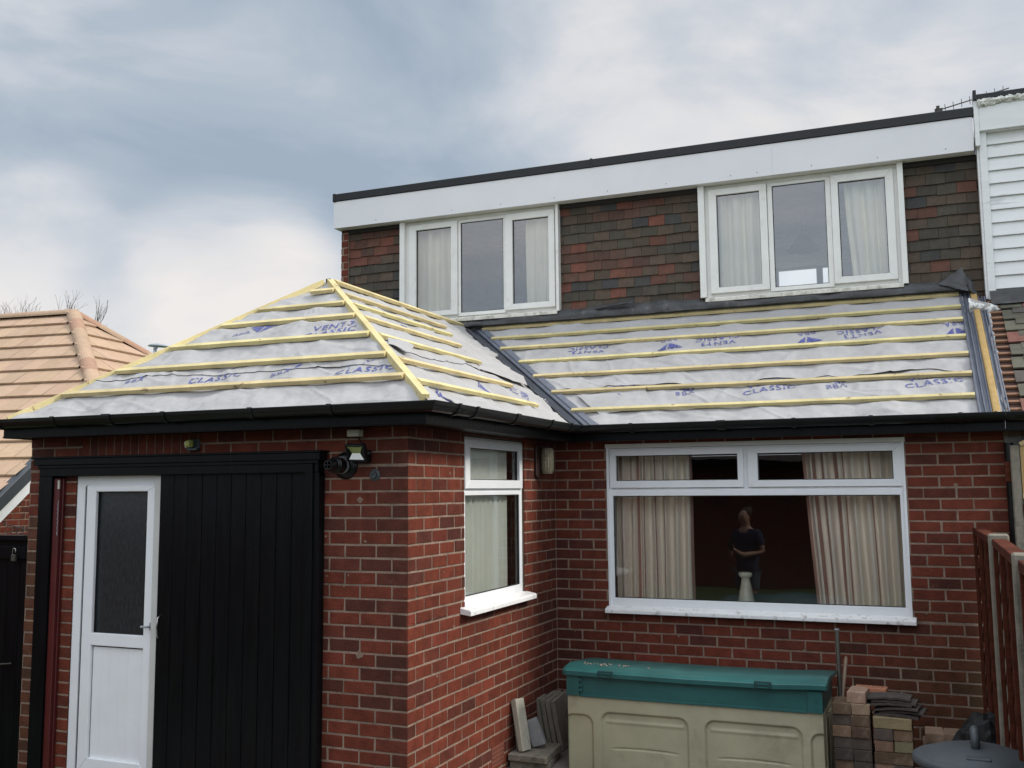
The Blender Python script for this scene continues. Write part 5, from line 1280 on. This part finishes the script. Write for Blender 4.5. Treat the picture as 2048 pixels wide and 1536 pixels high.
def bare_tree(loc, h, seed, label, spread=.45, levels=6):
    rr = random.Random(seed); t = thing('bare_tree', label, 'tree', (loc[0], loc[1], GZ), 0, 'bare trees behind the bungalow')
    tr, br = MB(), MB()
    def grow(p, d, L_, r, lv):
        pts = [p]; q = p; dd = d
        for i in range(4):
            dd = (dd+Vector((rr.gauss(0, .12), rr.gauss(0, .12), rr.gauss(.05, .07)))).normalized(); q = q+dd*L_/4; pts.append(q)
        mbx = tr if lv == 0 else br
        mbx.tube(pts, [r, r*.92, r*.84, r*.76, r*.68], 7 if lv < 3 else 4, cap=False)
        if lv >= levels: return
        n = 3 if lv else 5
        for i in range(n):
            k = pts[rr.choice([2, 3, 4])] if i else pts[4]
            nd = (dd+Vector((rr.gauss(0, spread), rr.gauss(0, spread), rr.gauss(.22, .2)))).normalized(); grow(k, nd, L_*rr.uniform(.60, .80), r*rr.uniform(.45, .62), lv+1)
    grow(Vector((loc[0], loc[1], GZ)), Vector((0, 0, 1)), h*.36, h*.02, 0)
    tr.build('trunk', bark, t, smooth=True, recalc=False); br.build('branches', bark, t, smooth=True, recalc=False)
bare_tree((-22.9, 15.5), 7.7, 11, 'bare twiggy tree rising behind the middle of the tan roof ridge', .30)
bare_tree((-24.4, 15.5), 7.6, 5, 'bare twiggy tree behind the left of the tan roof ridge', .28)
bare_tree((-27.4, 17.0), 7.9, 23, 'bare twiggy tree at the far left edge beyond the roof', .42)

# ------------------------------------------------------------------ garden behind the camera (seen mirrored in the windows)
ga = thing('brick_garage', 'brick garage standing across the garden, mirrored in the big window', 'garage', (-2, -15, GZ))
mb = MB(); brick_wall(mb, (-5.5, -13.5, 0), (1, 0, 0), (0, 1, 0), 0, 10.5, GZ, 1.65, jit=.5); mb.box(-5.5, 5.0, -17, -13.515, GZ, 1.65, 1); mb.build('wall', [brick_m, mortar_m], ga, tint=True)
mb = MB(); mb.prism([(-5.7, -13.2, 1.62), (-5.7, -17.3, 1.62), (-5.7, -15.2, 2.75)], (10.9, 0, 0)); mb.build('roof', slate, ga)
mb = MB(); mb.box(-5.7, 5.2, -13.2, -13.17, 1.54, 1.68); mb.build('fascia_board', black_w, ga)
gf = thing('rear_garden_fence', 'tall red brown fence along the end of the garden, mirrored in the big window', 'fence', (6, -13, GZ))
lap_panel(gf, (5.1, -13.4, 0), (12, -13.4, 0), GZ, 1.0, fence_m, (0, 1, 0), n=13); 
lf = thing('side_garden_fence', 'dark boarded fence down the far side of the garden', 'fence', (-5.5, -9, GZ))
lap_panel(lf, (-5.0, -13.4, 0), (-5.0, -2.7, 0), GZ, .95, fence_m, (1, 0, 0), n=12)
tg = thing('covered_garden_table', 'low table under a teal cover on the lawn, mirrored in the big window', 'garden table', (1.15, -5.7, GZ))
mb = MB(); mb.lathe((1.15, -5.7, GZ), [(.90, .30), (.94, .36), (.92, .52), (.80, .58), (.4, .62), (.001, .63)], 32); mb.build('table_cover', teal, tg, smooth=True)
for k in range(4):
    mb = MB(); a = PI/4+k*PI/2; mb.tube([(1.15+.6*math.cos(a), -5.7+.6*math.sin(a), GZ), (1.15+.57*math.cos(a), -5.7+.57*math.sin(a), GZ+.45)], .02, 8); mb.build('leg', iron, tg)

# the person mirrored in the big window
def skin_mesh(name, verts, edges, radii, m_, parent, sub=2):
    me = bpy.data.meshes.new(name); me.from_pydata(verts, edges, []); o = bpy.data.objects.new(name, me); COL.objects.link(o)
    s = o.modifiers.new('skin', 'SKIN'); s.use_smooth_shade = True
    for i, r in enumerate(radii): me.skin_vertices[0].data[i].radius = r if isinstance(r, tuple) else (r, r)
    me.skin_vertices[0].data[0].use_root = True
    b = o.modifiers.new('sub', 'SUBSURF'); b.levels = sub; b.render_levels = sub; me.materials.append(m_)
    if parent: o.parent = parent
    return o
V = [(0, 0, .92), (0, 0, 1.08), (0, .0, 1.26), (0, .01, 1.40), (0, .0, 1.475), (0, .02, 1.545), (0, .035, 1.61), (0, .025, 1.675), (0, .015, 1.72),
     (.09, 0, .86), (.12, .06, .48), (.13, .0, .09), (.135, .14, .03), (-.09, 0, .86), (-.12, .0, .48), (-.14, -.03, .09), (-.15, .11, .03),
     (.175, 0, 1.39), (.245, .0, 1.13), (.11, .24, 1.10), (.05, .32, 1.15), (-.175, 0, 1.39), (-.245, .0, 1.13), (-.12, .24, 1.08), (-.045, .32, 1.13),
     (.02, .37, 1.19), (-.02, .37, 1.17), (.05, .375, 1.175), (-.05, .375, 1.155), (0, .135, 1.60)]
Ed = [(0, 1), (1, 2), (2, 3), (3, 4), (4, 5), (5, 6), (6, 7), (7, 8), (0, 9), (9, 10), (10, 11), (11, 12), (0, 13), (13, 14), (14, 15), (15, 16), (3, 17), (17, 18), (18, 19), (19, 20), (3, 21), (21, 22), (22, 23), (23, 24), (20, 25), (24, 26), (20, 27), (24, 28), (6, 29)]
Rr = [(.14, .10), (.13, .095), (.15, .10), (.10, .08), .050, .062, (.080, .10), (.080, .10), (.06, .075), .078, .052, .036, .03, .078, .052, .036, .03, .05, .040, .030, .026, .05, .040, .030, .026, .011, .011, .011, .011, .014]
pe = skin_mesh('person', V, Ed, Rr, skin_m, None); pe.location = (.45, -6.9, GZ); pe.rotation_euler = (0, 0, .45)
tag(pe, 'person in navy t-shirt and grey shorts holding a phone, mirrored in the big window', 'person')
skin_mesh('t_shirt', [(0, 0, .80), (0, 0, .98), (0, 0, 1.14), (0, .01, 1.28), (0, .01, 1.39), (.175, 0, 1.385), (.225, .0, 1.22), (-.175, 0, 1.385), (-.225, .0, 1.22), (0, .0, 1.45)], [(0, 1), (1, 2), (2, 3), (3, 4), (4, 5), (5, 6), (4, 7), (7, 8), (4, 9)], [(.19, .15), (.172, .135), (.165, .13), (.17, .12), (.13, .10), .068, .066, .068, .066, .058], shirt_m, pe)
skin_mesh('shorts', [(0, 0, .93), (.09, 0, .84), (.115, .04, .54), (-.09, 0, .84), (-.12, .0, .54)], [(0, 1), (1, 2), (0, 3), (3, 4)], [(.155, .115), .105, .095, .105, .095], short_m, pe)
skin_mesh('hair', [(0, -.035, 1.62), (0, -.02, 1.70), (0, .02, 1.745)], [(0, 1), (1, 2)], [.080, .098, .085], hair_m, pe)
for sx in (-1, 1):
    mb = MB(); mb.lathe((sx*.034, .118, 1.635), [(.001, -.009), (.009, -.005), (.011, 0), (.009, .005), (.001, .009)], 10); e_ = mb.build('eye', iron, None, smooth=True); e_.parent = pe
mb = MB(); mb.obox((-.038, .35, 1.15), (.076, 0, 0), (0, .05, .14), (0, .008, -.003)); ph = mb.build('phone', black_p, None); ph.location = pe.location; ph.rotation_euler = pe.rotation_euler; tag(ph, 'black phone held in the hands of the person in the t-shirt', 'phone')
